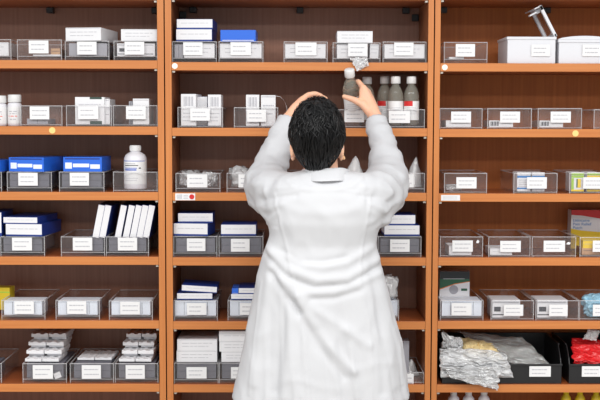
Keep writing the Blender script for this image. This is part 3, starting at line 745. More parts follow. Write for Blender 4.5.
def tub(x0, x1, label, labx, open_):
    Y = .02; z0 = ZT['R'][0]+.0003; xa, xb = X(x0, 50, Y), X(x1, 50, Y); w = xb-xa
    yt = 37 if open_ else 40
    h = Z(x0, yt, Y)-z0; dep = .17
    root = empty('white_tub', (xa, Y, z0)); tag(root, label, 'lidded tub', 'white lidded tubs')
    m = MB(); t = .003
    m.box(0, w, 0, t, .002, h); m.box(0, w, dep-t, dep, .002, h); m.box(0, t, t, dep-t, .002, h); m.box(w-t, w, t, dep-t, .002, h); m.box(0, w, 0, dep, 0, .003)
    m.build('body', M['tub'], root, bevel=.0015)
    m = MB(); m.box(-.002, w+.002, -.003, .0, h-.008, h+.001); m.box(-.003, .0, 0, dep, h-.008, h+.001); m.box(w, w+.003, 0, dep, h-.008, h+.001)
    m.build('rim', M['tub'], root, bevel=.001)
    la = P(labx[0], 56.3, Y); lb = P(labx[1], 44.6, Y)
    l = MB().box(la.x-xa, lb.x-xa, -.0042, -.0032, la.z-z0, lb.z-z0, 0); textlines(l, la.x-xa, lb.x-xa, -.0042, la.z-z0, lb.z-z0, 2, 1, 5, .08)
    l.build('label_card', [M['label'], M['ink']], root)
    if open_:
        # lid hinged on the right side, standing up and leaning left, a frame with a clear window
        L = .115
        ang = R(28)                        # lean to the left from upright
        lid = MB()
        T = Matrix.Translation((w+.001, 0, h+.002)) @ Matrix.Rotation(-ang, 4, 'Y')
        lid.box(-.005, .005, 0, .014, 0, L, 0, T); lid.box(-.005, .005, dep-.034, dep-.018, 0, L, 0, T)
        lid.box(-.005, .005, 0, dep-.018, L-.016, L, 0, T); lid.box(-.003, .004, 0, dep-.018, 0, .01, 0, T)
        lid.box(-.022, .004, .0, dep-.018, L-.003, L+.001, 0, T)
        lid.box(-.045, -.02, .005, .03, L-.016, L-.011, 0, T)
        lid.box(-.016, -.003, .03, .055, L-.02, L-.006, 0, T)
        lo = lid.build('lid', M['tub'], root, bevel=.001)
        MB().box(-.001, .001, .012, dep-.03, .01, L-.012, 0, T).build('lid_window', M['acr'], lo)
    else:
        lid = MB(); n = 14; pts = [(-.003, h+.0012)]
        for k in range(n+1):
            u = k/n; pts.append((-.003+(w+.006)*u, h+.003+.011*math.sin(math.pi*u)**.6))
        pts.append((w+.003, h+.0012))
        lid.prism(pts, -.002, dep+.002).build('lid', M['tub'], root, bevel=.001)
    return dict(z=z0+.004)
bb = tub(507.5, 555.5, 'white tub with its lid flipped open, top shelf of right cabinet', (531, 550), True)
tub(559, 611, 'white tub with a closed domed lid at the right picture edge', (582, 603), False)

for x0, x1, lx, ex, lab, l2 in ((439.3, 482, (451, 471), (446, 471), 'left end clear bin on the second shelf of right cabinet', 'flat white packet in the left end bin, second shelf of right cabinet'),
                        (487.6, 531.4, (500, 520), (489.3, 513), 'middle one of three second-shelf clear bins in the right cabinet', 'barcoded flat white box in the middle of three second-shelf bins'),
                        (538, 581.4, (550.4, 570.8), (539.5, 563), 'clear bin above the yellow round sticker, second shelf of right cabinet', 'barcoded flat white box in the bin above the yellow round sticker')):
    b = bin_('R', 1, x0, x1, 108.4, lab, (lx[0], lx[1], 111.6, 122.6), rise=.003)
    carton('white_carton', l2, 'carton', b, ex[0], ex[1], 121, 127.6, 'white' if x0 < 450 else 'flatbarcode', group=CB, dep=.12, Y=.02)
b = bin_('R', 1, 594, 637, 109.5, 'clear bin cut by the right picture edge on the second shelf', rise=.003)

b = bin_('R', 2, 444.4, 486.6, 173.2, 'clear bin with a scrap of white film, third shelf of right cabinet', (456.2, 476.5, 177.2, 188.4), rise=.003)
crumple('plastic_bag', 'small crumpled white bag at the bottom left of the third-shelf bin, right cabinet', 'plastic bag', (X(453, 190, .05), .055, b['z']+.001), (.028, .03, .013), 9, M['film'])
b = bin_('R', 2, 513.8, 557, 173.2, 'clear bin with two blue-banded white boxes', (526.8, 546.8, 177.2, 188.6), rise=.003)
carton('banded_carton', 'left blue-banded white box in the third-shelf bin, right cabinet', 'carton', b, 517.2, 530.6, 173.6, 192.4, 'bluecaps', group=CB, dep=.08)
carton('banded_carton', 'right blue-banded white box in the third-shelf bin, right cabinet', 'carton', b, 532, 544.6, 173.6, 192.4, 'bluecaps', group=CB, dep=.08)
b = bin_('R', 2, 569.5, 613, 173.2, 'clear bin with green and yellow boxes at the right picture edge', (583, 603, 177.2, 188.6), rise=.003)
carton('banded_carton', 'green-topped box in the bin at the right picture edge, third shelf', 'carton', b, 571.3, 584, 173.4, 192.4, 'lime', group=CB, dep=.08, seed=1)
carton('banded_carton', 'yellow-topped box in the bin at the right picture edge, third shelf', 'carton', b, 587, 600, 173.4, 192.4, 'lime', group=CB, dep=.08, seed=2)

b = bin_('R', 3, 440.3, 482.6, 236.8, 'clear bin with a white slip under its label, left end of right fourth shelf', (452.2, 472.8, 240.4, 251.6), rise=.003)
carton('white_carton', 'low white box under the label in the left end bin, right cabinet fourth shelf', 'carton', b, 449, 471.5, 247, 256, 'white', group=CB, dep=.1, Y=.02)
b = bin_('R', 3, 488.6, 530, 236.8, 'middle clear bin on the fourth shelf of right cabinet', (500, 520.8, 240.8, 252), rise=.003)
carton('white_carton', 'flat white box at the left of the middle bin, right cabinet fourth shelf', 'carton', b, 490, 512, 249.5, 256, 'white', group=CB, dep=.1, Y=.02)
b = bin_('R', 3, 532, 575.6, 236.8, 'empty clear bin with a white scrap on it, beside the red-topped patch box', (543.4, 565, 240.6, 251.8), rise=.003)
def scrap(px, py, label, w=.010, h=.007):
    p_ = P(px, py, YB); o = MB().prism([(-w*.7, -h*.5), (w*.4, -h*.6), (w*.8, h*.2), (w*.1, h*.7), (-w*.5, h*.3)], -.0018, -.0014).build('paper_scrap', M['label'], None, (p_.x, YB, p_.z)); tag(o, label, 'paper scrap')
scrap(568.3, 243.3, 'torn white scrap stuck on the bin beside the patch box')
scrap(477.6, 241.6, 'torn white scrap stuck on the fourth-shelf bin at the left end, right cabinet', .007, .009)
b = bin_('R', 3, 580, 624, 237.3, 'clear bin in front of the red-topped patch box', (592.5, 613, 240.5, 251.8), rise=.003)
# patch box
Yp = .026; xa = X(569.3, 230, Yp); z0 = b['z']+.0005
w = .128; h = Z(580, 210, Yp)-z0
xa = X(581, 230, Yp)-.0
root_x = X(569.3, 230, Yp)
m = MB(); W0, W1 = 0, w
m.box(0, w, 0, .05, 0, h, 0)
m.prism([(0, h), (w, h), (w, h-.038), (w*.3, h-.022), (0, h-.019)], -.0005, 0, 1)
m.prism([(0, 0), (w, 0), (w, h*.42), (w*.3, h*.47), (0, h*.52)], -.0005, 0, 2)
m.box(.006, .04, -.0008, 0, h*.815-.012, h*.815-.010, 3)
pb = m.build('patch_box', [M['white'], M['red'], M['yellow'], M['ink']], None, (root_x, .30, 0), bevel=.0008)
pb.location = (root_x, .08, b['z']+.0005)
tag(pb, 'tall red, white and yellow patch box with blue lettering at the right picture edge', 'carton')
# it stands behind the bins, on the shelf: size follows its distance
sc_ = (DIST+.08)/(DIST+Yp)
pb.location.x = X(569.3, 230, .255); pb.location.y = .255-.0
pb.location.y = .205; pb.location.x = X(571, 230, .205)
hz = Z(571, 210, .205)-pb.location.z
pb.scale = (1, 1, hz/h)
for i, s_ in enumerate(('Lidocaine', 'Pain Relief', 'Patch')):
    c = bpy.data.curves.new('lettering', 'FONT'); c.body = s_; c.size = .0155; c.extrude = .0002
    c.materials.append(M['txt']); t0 = bpy.data.objects.new('lettering_curve', c); C.objects.link(t0); bpy.context.view_layer.update(); me_ = bpy.data.meshes.new_from_object(t0.evaluated_get(bpy.context.evaluated_depsgraph_get())); bpy.data.objects.remove(t0, do_unlink=True); t = bpy.data.objects.new('lettering', me_); C.objects.link(t); t.parent = pb; t.location = (.006, -.0008, h*.70-i*.0145); t.rotation_euler = (R(90), 0, 0)
# yellow and brown packs in the front bin
carton('yellow_carton', 'small yellow box in the bin in front of the patch box', 'carton', b, 583, 597, 240.5, 248.5, 'white', Y=.03, zb=b['z']+.022, dep=.05, group=CB)
bpy.data.objects['yellow_carton'].data.materials[0] = M['yellow']
carton('brown_carton', 'brown box beneath the small yellow box in the bin before the patch box', 'carton', b, 582, 611, 249, 255.5, 'tan', Y=.028, dep=.08, group=CB)

# fifth shelf, right
b = bin_('R', 4, 440.3, 483, 300.4, 'clear bin of white carton under the dark green and white box', (451.4, 471.6, 303, 315.4), rise=.010)
carton('white_carton', 'white carton filling the bin below the dark green and white box', 'carton', b, 441.8, 481.6, 301.2, 316, 'pale', group=CB, dep=.1)
Yg = .135; z0 = b['z']+.0005; xa = X(439.6, 285, Yg); xb = X(469.6, 285, Yg); w = xb-xa; h = Z(455, 271.3, Yg)-z0; hv = h*.62
m = MB(); m.box(0, w, 0, .04, 0, h, 0)
m.box(0, w, -.0004, 0, h*.80, h, 1)
m.prism([(0, h*.80), (w, h*.80), (w, h*.74), (w*.5, h*.68), (0, h*.55)], -.0005, 0, 2)
m.prism([(0, h*.53), (w*.5, h*.665), (w, h*.73), (w, h*.745), (w*.5, h*.685), (0, h*.555)], -.0007, 0, 3)
m.box(w*.12, w*.83, -.0008, 0, h*.80, h*.815, 4)
m.box(w*.72, w*.92, -.0008, 0, h*.50, h*.56, 2)
T = Matrix.Translation((w*.47, -.0006, h*.53)) @ Matrix.Rotation(R(90), 4, 'X')
m.lathe([(0, 0), (w*.15, 0), (w*.15, .0006), (0, .0006)], 20, 5, T, False)
o = m.build('green_carton', [M['white'], mat('near_black_print', (16, 26, 34), .4), M['green'], M['orange'], M['ink'], M['grey']], None, (xa, Yg, z0), bevel=.0008)
tag(o, 'tall dark green and white box with a grey disc, fifth shelf of right cabinet', 'carton')
b = bin_('R', 4, 491, 533.4, 300.6, 'clear bin of a silver box, centre of right cabinet fifth shelf', (503.6, 523.2, 304.6, 315.8), rise=.004)
carton('silver_carton', 'left silver box with dark bands in its bin, fifth shelf of right cabinet', 'carton', b, 492.4, 520, 301.4, 319, 'silver', group=CB, dep=.1)
b = bin_('R', 4, 535.8, 578.4, 300.6, 'clear bin of a silver box, next to the blue crumpled bag', (549, 567.6, 304.6, 316), rise=.004)
carton('silver_carton', 'right silver box with dark bands, next to the blue crumpled bag', 'carton', b, 537.2, 567.4, 301.4, 319, 'silver', group=CB, dep=.1)
b = bin_('R', 4, 579.6, 622, 300.6, 'clear bin of blue and white crumpled bag at the right picture edge', (592.6, 613, 304.6, 316), rise=.004)
crumple('plastic_bag', 'blue and white crumpled bag in the bin at the right picture edge', 'plastic bag', (X(598, 305, .07), .07, b['z']+.001), (.058, .05, .045), 3, mat('blue_white_film', (150, 195, 225), .3, var=.5, scale=18, bump=.5))

# sixth shelf, right: black hopper bins
def black_bin(x0, x1, label, lab):
    Y = .012; z0 = ZT['R'][5]+.0003; xa, xb = X(x0, 375, Y), X(x1, 375, Y); w = xb-xa; hf = Z(520, 364.5, Y)-z0; hs = .128; dep = .25; t = .0032
    root = empty('black_bin', (xa, Y, z0)); tag(root, label, 'storage bin', 'black hopper bins')
    m = MB()
    m.box(0, w, 0, dep, 0, t); m.box(0, w, 0, t, t, hf); m.box(0, w, dep-t, dep, t, hs)
    for q in (0, w-t):
        vs = []
        for x in (q, q+t): vs.append([m.bm.verts.new((x, y, z)) for y, z in ((t, t), (dep-t, t), (dep-t, hs), (.05, hs), (.012, hf+.02), (t, hf))])
        m.bm.faces.new(vs[0]); m.bm.faces.new(vs[1][::-1])
        for i in range(6): m.bm.faces.new((vs[0][i], vs[0][(i+1) % 6], vs[1][(i+1) % 6], vs[1][i]))
    m.build('tray', M['black'], root, bevel=.0008)
    m = MB(); m.box(-.002, w+.002, -.004, 0, hf-.005, hf+.002); m.box(-.003, 0, .05, dep, hs-.006, hs+.001); m.box(w, w+.003, .05, dep, hs-.006, hs+.001)
    m.build('rim', M['black'], root, bevel=.001)
    if lab:
        a, c = P(lab[0], 376.4, Y), P(lab[1], 366, Y); l = MB().box(a.x-xa, c.x-xa, -.0046, -.001, a.z-z0, c.z-z0, 0); textlines(l, a.x-xa, c.x-xa, -.0046, a.z-z0, c.z-z0, 2, 1, 9, .09)
        l.build('label_card', [M['label'], M['ink']], root)
    return dict(z=z0+t, top=z0+hf)
ba = black_bin(442, 561.5, 'long black plastic bin half covered by clear bags', (529, 550.6))
bc = black_bin(569, 660, 'black plastic bin with the red bag at the right picture edge', (581.5, 602))
PB = 'clear bags in the black bin'
pouch('plastic_bag', 'large crumpled clear bag drooping over the front of the long black bin', 'plastic bag', [(440, 347), (505, 352), (513, 377), (441, 377)], -.004, .012, 5, M['film'], group=PB, crum=.007)
pouch('plastic_bag', 'lowest clear bag flap hanging over the shelf edge under the black bin', 'plastic bag', [(446, 368), (502, 366), (497, 391), (450, 378)], -.022, .005, 6, M['film'], group=PB, crum=.006)
pouch('plastic_bag', 'yellowish filled bag between the clear bags in the long black bin', 'plastic bag', [(462, 337), (492, 343), (506, 362), (462, 362)], .045, .020, 7, M['ybag'], group=PB, Ys=[.1, .1, .03, .03])
pouch('plastic_bag', 'clear bag standing at the left end of the long black bin', 'plastic bag', [(441, 333), (462, 338), (462, 366), (443, 366)], .03, .014, 8, M['film'], group=PB, crum=.008)
pouch('plastic_bag', 'wide thin clear bag sloping down to the right in the black bin', 'plastic bag', [(456, 331), (523, 338), (556, 369), (500, 362)], .06, .012, 9, M['film2'], group=PB, Ys=[.14, .12, .04, .05])
pouch('plastic_bag', 'glossy red filled bag in the black bin at the right picture edge', 'plastic bag', [(571, 338), (640, 340), (640, 364), (573, 363)], .06, .02, 10, M['redbag'], group='', Ys=[.1, .1, .04, .04])
pouch('plastic_bag', 'pale clear bag tip standing above the red bag', 'plastic bag', [(588, 329), (600, 330), (596, 341), (583, 339)], .05, .006, 11, M['film'], n=12, crum=.003)

# lowest visible row
def round_bottle(px, Y, r, h, m, capm, label, b='R', group=None):
    root = empty('plastic_bottle', (X(px, 400, Y), Y, ZT[b][6]+.0004)); tag(root, label, 'bottle', group)
    MB().lathe([(0, 0), (r*.95, 0), (r, .004), (r, h*.72), (r*.9, h*.8), (r*.5, h*.86), (r*.5, h*.88), (0, h*.88)], 24).build('body', m, root)
    MB().lathe([(0, h*.87), (r*.55, h*.87), (r*.55, h*.98), (r*.5, h), (0, h)], 24).build('cap', capm, root)
for i, (px, l_) in enumerate(((453.5, 'leftmost of three pale bottles below the hanging clear bags'), (468.5, 'middle of three pale bottles below the hanging clear bags'), (484, 'rightmost of three pale bottles below the hanging clear bags'))):
    round_bottle(px, .08, .021, .185, M['plast'], M['cap'], l_, group='pale bottles on the lowest visible shelf')
for i, (px, l_) in enumerate(((566, 'leftmost yellow bottle on the lowest visible shelf'), (580, 'second yellow bottle on the lowest visible shelf, left of the gap'), (596, 'yellow bottle on the lowest visible shelf nearest the right picture edge'))):
    round_bottle(px, .09, .018, .185, M['ymatte'], M['ymatte'], l_, group='yellow bottles on the lowest visible shelf')

# ------------------------------------------------------------------ person
def eval_mesh(o):
    dg = bpy.context.evaluated_depsgraph_get(); dg.update()
    me = bpy.data.meshes.new_from_object(o.evaluated_get(dg)); return me
def chain(bm, pts, rads, seg=16, sub=2):
    """tapered limb through the joints, spheres at the joints; joined later by a voxel remesh"""
    for p, r in zip(pts, rads):
        bmesh.ops.create_icosphere(bm, subdivisions=sub, radius=r, matrix=Matrix.Translation(p))
    for (a, ra), (c, rc) in zip(zip(pts, rads), zip(pts[1:], rads[1:])):
        d = Vector(c)-Vector(a)
        if d.length < 1e-5: continue
        T = Matrix.Translation((Vector(a)+Vector(c))/2) @ d.to_track_quat('Z', 'Y').to_matrix().to_4x4()
        bmesh.ops.create_cone(bm, cap_ends=True, segments=seg, radius1=ra, radius2=rc, depth=d.length, matrix=T)
def ell(bm, c, s, rot=None, sub=4):
    T = Matrix.Translation(c)
    if rot is not None: T = T @ rot
    bmesh.ops.create_icosphere(bm, subdivisions=sub, radius=1, matrix=T @ Matrix.Diagonal((*s, 1)))
def loft(bm, rings, close=True):
    vr = [[bm.verts.new(p) for p in r] for r in rings]
    n = len(vr[0])
    for a, c in zip(vr, vr[1:]):
        for k in range(n): bm.faces.new((a[k], a[(k+1) % n], c[(k+1) % n], c[k]))
    if close:
        bm.faces.new(vr[0][::-1]); bm.faces.new(vr[-1])
    return vr
def remeshed(name, bm, voxel, smooth=6, fac=.6):
    bmesh.ops.recalc_face_normals(bm, faces=bm.faces)
    me = bpy.data.meshes.new(name+'_raw'); bm.to_mesh(me); bm.free()
    o = bpy.data.objects.new(name+'_raw', me); C.objects.link(o)
    r = o.modifiers.new('r', 'REMESH'); r.mode = 'VOXEL'; r.voxel_size = voxel
    s = o.modifiers.new('s', 'SMOOTH'); s.iterations = smooth; s.factor = fac
    out = eval_mesh(o); bpy.data.objects.remove(o, do_unlink=True); bpy.data.meshes.remove(me)
    out.name = name
    for p_ in out.polygons: p_.use_smooth = True
    return out

skin = mat('skin', (232, 180, 150), .5, var=.04, scale=40, **{'Subsurface_Weight': .15, 'Subsurface_Scale': .01})
YT = -.47                                            # depth of the trunk
def T3(px, py, Y): return P(px, py, Y)
SHL, SHR = T3(284, 192, -.47), T3(372, 192, -.47)
ELL, ELR = T3(263, 181, -.27), T3(391, 179, -.27)
WRL, WRR = T3(289, 119, -.14), T3(375, 117, -.09)
HEAD = T3(317, 137.5, -.50)

# body, one continuous surface
bm = bmesh.new()
chain(bm, [T3(320, 215, -.46), T3(321, 250, -.45), T3(321, 300, -.44)], [.105, .10, .115])
ell(bm, T3(323, 222, -.46), (.14, .095, .12)); ell(bm, T3(321, 310, -.44), (.15, .11, .12))
chain(bm, [SHL, ELL, WRL], [.05, .037, .024]); chain(bm, [SHR, ELR, WRR], [.05, .037, .024])
chain(bm, [T3(323, 190, -.46), T3(321, 168, -.47), HEAD], [.058, .05, .055])
tilt = Matrix.Rotation(R(-16), 4, 'X')
ell(bm, HEAD, (.071, .090, .098), tilt)
ell(bm, HEAD+Vector((0, .042, -.045)), (.052, .052, .062), tilt)          # jaw
chain(bm, [HEAD+Vector((0, .088, .028)), HEAD+Vector((0, .112, .008))], [.008, .012])   # nose
for s in (-1, 1):
    e = HEAD+Vector((s*.0710, -.004, -.034))
    ell(bm, e, (.007, .016, .026), Matrix.Rotation(R(-16), 4, 'X') @ Matrix.Rotation(s*R(12), 4, 'Z'), 3)
    ell(bm, e+Vector((s*-.001, .003, -.023)), (.006, .010, .011), None, 3)
    hip = Vector((HEAD.x+s*.085, -.44, .86)); kn = Vector((HEAD.x+s*.09, -.44, .47)); an = Vector((HEAD.x+s*.095, -.45, .09))
    chain(bm, [hip, kn, an], [.085, .055, .036])
    chain(bm, [an+Vector((0, .0, -.04)), an+Vector((0, .14, -.062))], [.034, .022])
# right hand round the bottle: palm, thumb and four fingers
kn_i, kn_m, kn_r, kn_l = T3(363.5, 88, -.045), T3(367.5, 91.5, -.025), T3(369.5, 96.5, -.005), T3(370, 102, .010)
chain(bm, [WRR, T3(371, 106, -.065), kn_i], [.023, .020, .0125]); chain(bm, [WRR, T3(372, 106, -.055), kn_m], [.022, .019, .0115]); chain(bm, [T3(367, 106, -.065), T3(362.5, 97, -.055), T3(362, 90, -.045)], [.018, .012, .010])
chain(bm, [WRR, T3(373, 107, -.045), kn_r], [.021, .016, .010]); chain(bm, [WRR, T3(373, 108, -.04), kn_l], [.020, .015, .0095])
chain(bm, [kn_i, T3(358.5, 81.5, -.012), T3(354, 82, .018), T3(350, 84.5, .030)], [.0105, .0088, .0078, .0070])
chain(bm, [kn_m, T3(363, 86.5, .022), T3(357, 87.5, .040), T3(351, 90, .043)], [.0105, .0088, .0078, .0070])
chain(bm, [kn_r, T3(365, 93, .038), T3(359, 94.5, .056), T3(353, 97, .056)], [.010, .0084, .0075, .0068])
chain(bm, [kn_l, T3(366, 100.5, .045), T3(361, 102, .062), T3(356, 104, .066)], [.0095, .0078, .0068, .0060])
chain(bm, [T3(370, 112, -.08), T3(363, 104.5, -.075), T3(353.5, 99.6, -.064), T3(344, 96.6, -.052)], [.017, .0135, .0105, .0085])
ell(bm, T3(366, 105, -.062), (.014, .012, .022), None, 3)
# left hand reaching over the head towards the shelf
k = [T3(302, 99.5, -.085), T3(305, 102, -.07), T3(307, 106, -.055), T3(309, 110, -.04)]
for q, r in zip(k, (.011, .011, .0105, .0095)): chain(bm, [WRL, T3(295, 108, -.115), q], [.022, .016, r])
ends = [[(308.5, 94.5, -.07), (315.5, 93.5, -.062), (321.5, 95.5, -.055)], [(313, 95.5, -.05), (320, 95.5, -.04), (326, 98.6, -.034)], [(315, 102, -.03), (322, 102, -.02), (327, 105, -.012)], [(316, 107, -.015), (322, 108, -.005), (326, 111, .0)]]
for q, e in zip(k, ends): chain(bm, [q]+[T3(*a) for a in e], [.0105, .0088, .0080, .0070])
chain(bm, [T3(292, 116, -.14), T3(299, 112, -.13), T3(307, 108, -.125), T3(313, 106, -.12)], [.015, .012, .010, .0085])
body_me = remeshed('person', bm, .0042, 3, .5)
body_me.materials.append(skin)
person = bpy.data.objects.new('person', body_me); C.objects.link(person)
tag(person, 'person in white coat seen from behind, short black hair, both arms raised to a bottle', 'person')
def wear(name, me_or_mb, mats, parent=person):
    if isinstance(me_or_mb, MB): return me_or_mb.build(name, mats, parent)
    o = bpy.data.objects.new(name, me_or_mb); C.objects.link(o); o.parent = parent
    for m_ in mats: me_or_mb.materials.append(m_)
    return o
# face, turned up to the bottle (away from the camera)
for s in (-1, 1):
    MB().lathe([(0, -.011), (.008, -.008), (.011, 0), (.008, .008), (0, .011)], 16, T=Matrix.Translation(HEAD+Vector((s*.030, .078, .018)))).build('eye', mat('eye_white', (235, 235, 232), .2), person)
    m = MB(); m.tube([HEAD+Vector((s*(.016+.030*t), .088-.012*t*t, .038+.006*math.sin(t*3))) for t in (0, .25, .5, .75, 1)], [.0015, .0028, .003, .0025, .001], 8).build('eyebrow', mat('hair_black', (7, 7, 9), .34, spec=.35), person)
    p_ = T3(293.6 if s < 0 else 343.6, 158, -.49)
    e = MB().lathe([(0, -.0055), (.004, -.004), (.0052, 0), (.0035, .004), (.001, .006), (.001, .012), (0, .012)], 14, T=Matrix.Translation(p_))
    e.build('earring', mat('gold_pearl', (222, 178, 130), .3), person)
MB().tube([HEAD+Vector((x, .094-abs(x)*.3, -.052)) for x in (-.022, -.012, 0, .012, .022)], [.002, .005, .0055, .005, .002], 8).build('lips', mat('lip', (190, 100, 95), .4), person)

# ---- white coat
cloth = mat('white_cotton', (192, 193, 196), .8, bump=.05, scale=500, spec=.2)
prof = [  # picture row, left edge, right edge, half depth
    (170, 308, 340, .045, -.475), (172.5, 298, 352, .060, -.475), (175, 283, 369, .078, -.47), (179, 275, 376, .092, -.47), (185, 272, 378, .105, -.47), (195, 268, 382, .118, -.47), (207, 267, 384, .125, -.47), (221, 268, 380, .126, -.47), (234, 270, 375.5, .122, -.465), (243, 267, 375.5, .120, -.46),
    (251, 264.5, 377, .122, -.46), (264, 261, 380, .128, -.46), (277, 257.5, 383, .134, -.46), (300, 254, 388.6, .142, -.455), (320, 249.3, 393.5, .150, -.45), (343, 245, 399.5, .156, -.45), (366, 240, 403, .162, -.45), (384, 236, 405.5, .166, -.45), (396, 233, 408, .168, -.45)]
bm = bmesh.new(); rings = []
n = 48
for py, xl, xr, hd, yc in prof:
    a, c = P(xl, py, yc), P(xr, py, yc); cx = (a.x+c.x)/2; hw = (c.x-a.x)/2; ring = []
    for j in range(n):
        t = j*math.tau/n; e = 2.35
        x = math.copysign(abs(math.cos(t))**(2/e), math.cos(t)); y = math.copysign(abs(math.sin(t))**(2/e), math.sin(t))
        flare = 0
        if py > 250: flare = (py-250)/150*.010*math.sin(t*7+1.3)
        ring.append(Vector((cx+hw*x+flare*.3*x, yc+hd*y+flare*y, a.z)))
    rings.append(ring)
loft(bm, rings)
# sleeves
def sleeve(pts, rads): chain(bm, pts, rads, 24, 3)
sleeve([T3(291, 199, -.47), T3(277, 194, -.42), T3(266, 183.5, -.30), T3(270, 168, -.24), T3(279, 145, -.19), T3(286.5, 124, -.155)], [.072, .070, .064, .051, .041, .0335])
sleeve([T3(366, 201, -.47), T3(377, 196, -.42), T3(386, 184, -.32), T3(388.5, 170, -.25), T3(383.8, 146, -.17), T3(377, 124, -.115)], [.074, .070, .062, .053, .039, .032])
sleeve([T3(281, 207, -.46), T3(265, 190, -.33)], [.055, .058])
sleeve([T3(372, 210, -.46), T3(387, 192, -.33)], [.055, .056])
me = remeshed('coat', bm, .0058, 9, .5)
bm = bmesh.new(); bm.from_mesh(me)
# fold lines on the back, measured on the photograph, as soft ridges (+) and creases (-)
YF = -.585
FOLDS = [
 ([(289, 257), (306, 265), (325, 267), (346, 263), (372, 250)], .0050, .011), ([(283, 252), (300, 262), (322, 262), (345, 258)], -.0045, .009),
 ([(269, 251), (287, 269), (317, 280), (347, 278), (379, 262)], .0060, .012), ([(268, 257), (284, 276), (314, 287), (347, 285), (380, 270)], -.0055, .009),
 ([(275, 268), (293, 290), (306, 298)], .0070, .012), ([(272, 275), (288, 298), (300, 312)], -.0070, .010),
 ([(306, 292), (334, 291), (358, 283), (380, 276)], .0050, .012), ([(309, 298), (334, 298), (360, 291)], -.0040, .009),
 ([(297, 297), (326, 342), (353, 370)], .0065, .012), ([(293, 302), (318, 346), (344, 376)], -.0045, .011),
 ([(304, 302), (341, 326), (368, 345)], .0045, .013), ([(272, 255), (268, 290), (262, 330), (255, 385)], .0055, .014),
 ([(281, 280), (290, 320), (292, 350), (286, 395)], .0050, .014), ([(286, 300), (282, 340), (275, 390)], -.0050, .013),
 ([(378, 258), (385, 300), (390, 340), (396, 388)], .0040, .014), ([(372, 262), (376, 300), (380, 340), (383, 392)], -.0045, .013),
 ([(318, 330), (326, 360), (333, 395)], -.0035, .014), ([(345, 330), (352, 360), (356, 395)], .0035, .015),
 ([(283, 205), (300, 212), (322, 214), (346, 212), (362, 205)], .0022, .014),
 ([(262, 196), (276, 190), (292, 188)], .0050, .009), ([(263, 203), (279, 198), (296, 196)], -.0045, .008), ([(268, 212), (282, 205)], .004, .008),
 ([(394, 196), (380, 190), (364, 188)], .0050, .009), ([(391, 204), (377, 198), (360, 196)], -.0045, .008), ([(385, 212), (372, 206)], .004, .008),
 ([(288, 182), (296, 188), (310, 190)], .003, .007), ([(362, 180), (352, 187), (338, 190)], .003, .007),
 ([(300, 178), (312, 184), (335, 184), (350, 178)], -.003, .008)]
SEAMS = [([(275, 196), (281, 225), (288, 252), (294, 285), (302, 310), (303, 350), (301, 412)], .0024, .0032), ([(371, 196), (366, 225), (361, 255), (360, 285), (368, 318), (371, 355), (371, 412)], .0024, .0032),
         ([(262, 285), (257, 330), (250, 396)], .0020, .003), ([(392, 300), (399, 345), (404, 390)], .0020, .003), ([(276, 196), (300, 191), (345, 191), (371, 196)], .0014, .003)]
def polyd(x, z, pl):
    best = 9
    for (ax, az), (bx, bz) in zip(pl, pl[1:]):
        dx, dz = bx-ax, bz-az; t = max(0, min(1, ((x-ax)*dx+(z-az)*dz)/(dx*dx+dz*dz)))
        d = math.hypot(x-ax-dx*t, z-az-dz*t)
        if d < best: best = d
    return best
FW_ = []
for grp in (FOLDS, SEAMS):
    for pl, amp, wd in grp:
        w_ = [(P(a, c, YF).x, P(a, c, YF).z) for a, c in pl]
        xs = [q[0] for q in w_]; zs_ = [q[1] for q in w_]
        FW_.append((w_, amp, wd, min(xs)-wd*3, max(xs)+wd*3, min(zs_)-wd*3, max(zs_)+wd*3))
bm.normal_update()
zsh = P(320, 172, -.5).z
for v in bm.verts:
    nrm = v.normal.copy(); x, y, z = v.co; d = 0
    back = max(0, min(1, (-nrm.y+.05)/.5))
    if back > 0:
        for pl, amp, wd, x0_, x1_, z0_, z1_ in FW_:
            if x0_ < x < x1_ and z0_ < z < z1_:
                q = polyd(x, z, pl)/wd
                if q < 3: d += amp*math.exp(-q*q)*back
    # loose cloth everywhere: long soft folds, stronger on the sleeves
    arm = max(0, min(1, (abs(x-P(322, 200, -.47).x)-.12)/.04)) if z > P(320, 225, -.47).z else 0
    arm = max(arm, 1 if z > zsh else 0)
    s1 = noise.noise(Vector((x*9, y*9, z*(20 if arm else 7))))
    r1 = 1-abs(noise.noise(Vector((x*14+3, y*14, z*(26 if arm else 9)+5))))*2.2
    cz = 1-abs(noise.noise(Vector((x*5+z*9+y*4, z*5-x*6, 7.7+y*5)))) * 3.2
    d += (.0016+.0022*arm)*max(0, cz)
    if z < P(320, 285, -.585).z:
        ang = math.atan2(y+.45, x-P(320, 300, -.5).x); fz = min(1, (P(320, 285, -.585).z-z)/.15)
        q_ = 1-abs(noise.noise(Vector((ang*4.2+z*1.2, z*1.6, 3.3))))*3.0
        d += .0045*fz*max(0, q_)
    d += s1*(.0035+.002*arm)+(.0022+.0035*arm)*max(0, r1)
    v.co += nrm*d
# open the hem, the neck and the cuffs
hz = P(320, 396, -.45).z+.004
dead = [f for f in bm.faces if (f.calc_center_median().z < hz+.004 and f.normal.z < -.7)]
for wr, el_ in ((T3(286.5, 124, -.155), T3(279, 145, -.19)), (T3(377, 124, -.115), T3(383.8, 146, -.17))):
    ax = (wr-el_).normalized()
    dead += [f for f in bm.faces if (f.calc_center_median()-wr).dot(ax) > .014 and (f.calc_center_median()-wr).length < .07]
bmesh.ops.delete(bm, geom=list(set(dead)), context='FACES')
bm.to_mesh(me); bm.free()
for p_ in me.polygons: p_.use_smooth = True
coat = wear('coat', me, [cloth])
so = coat.modifiers.new('thickness', 'SOLIDIFY'); so.thickness = .003; so.offset = 0
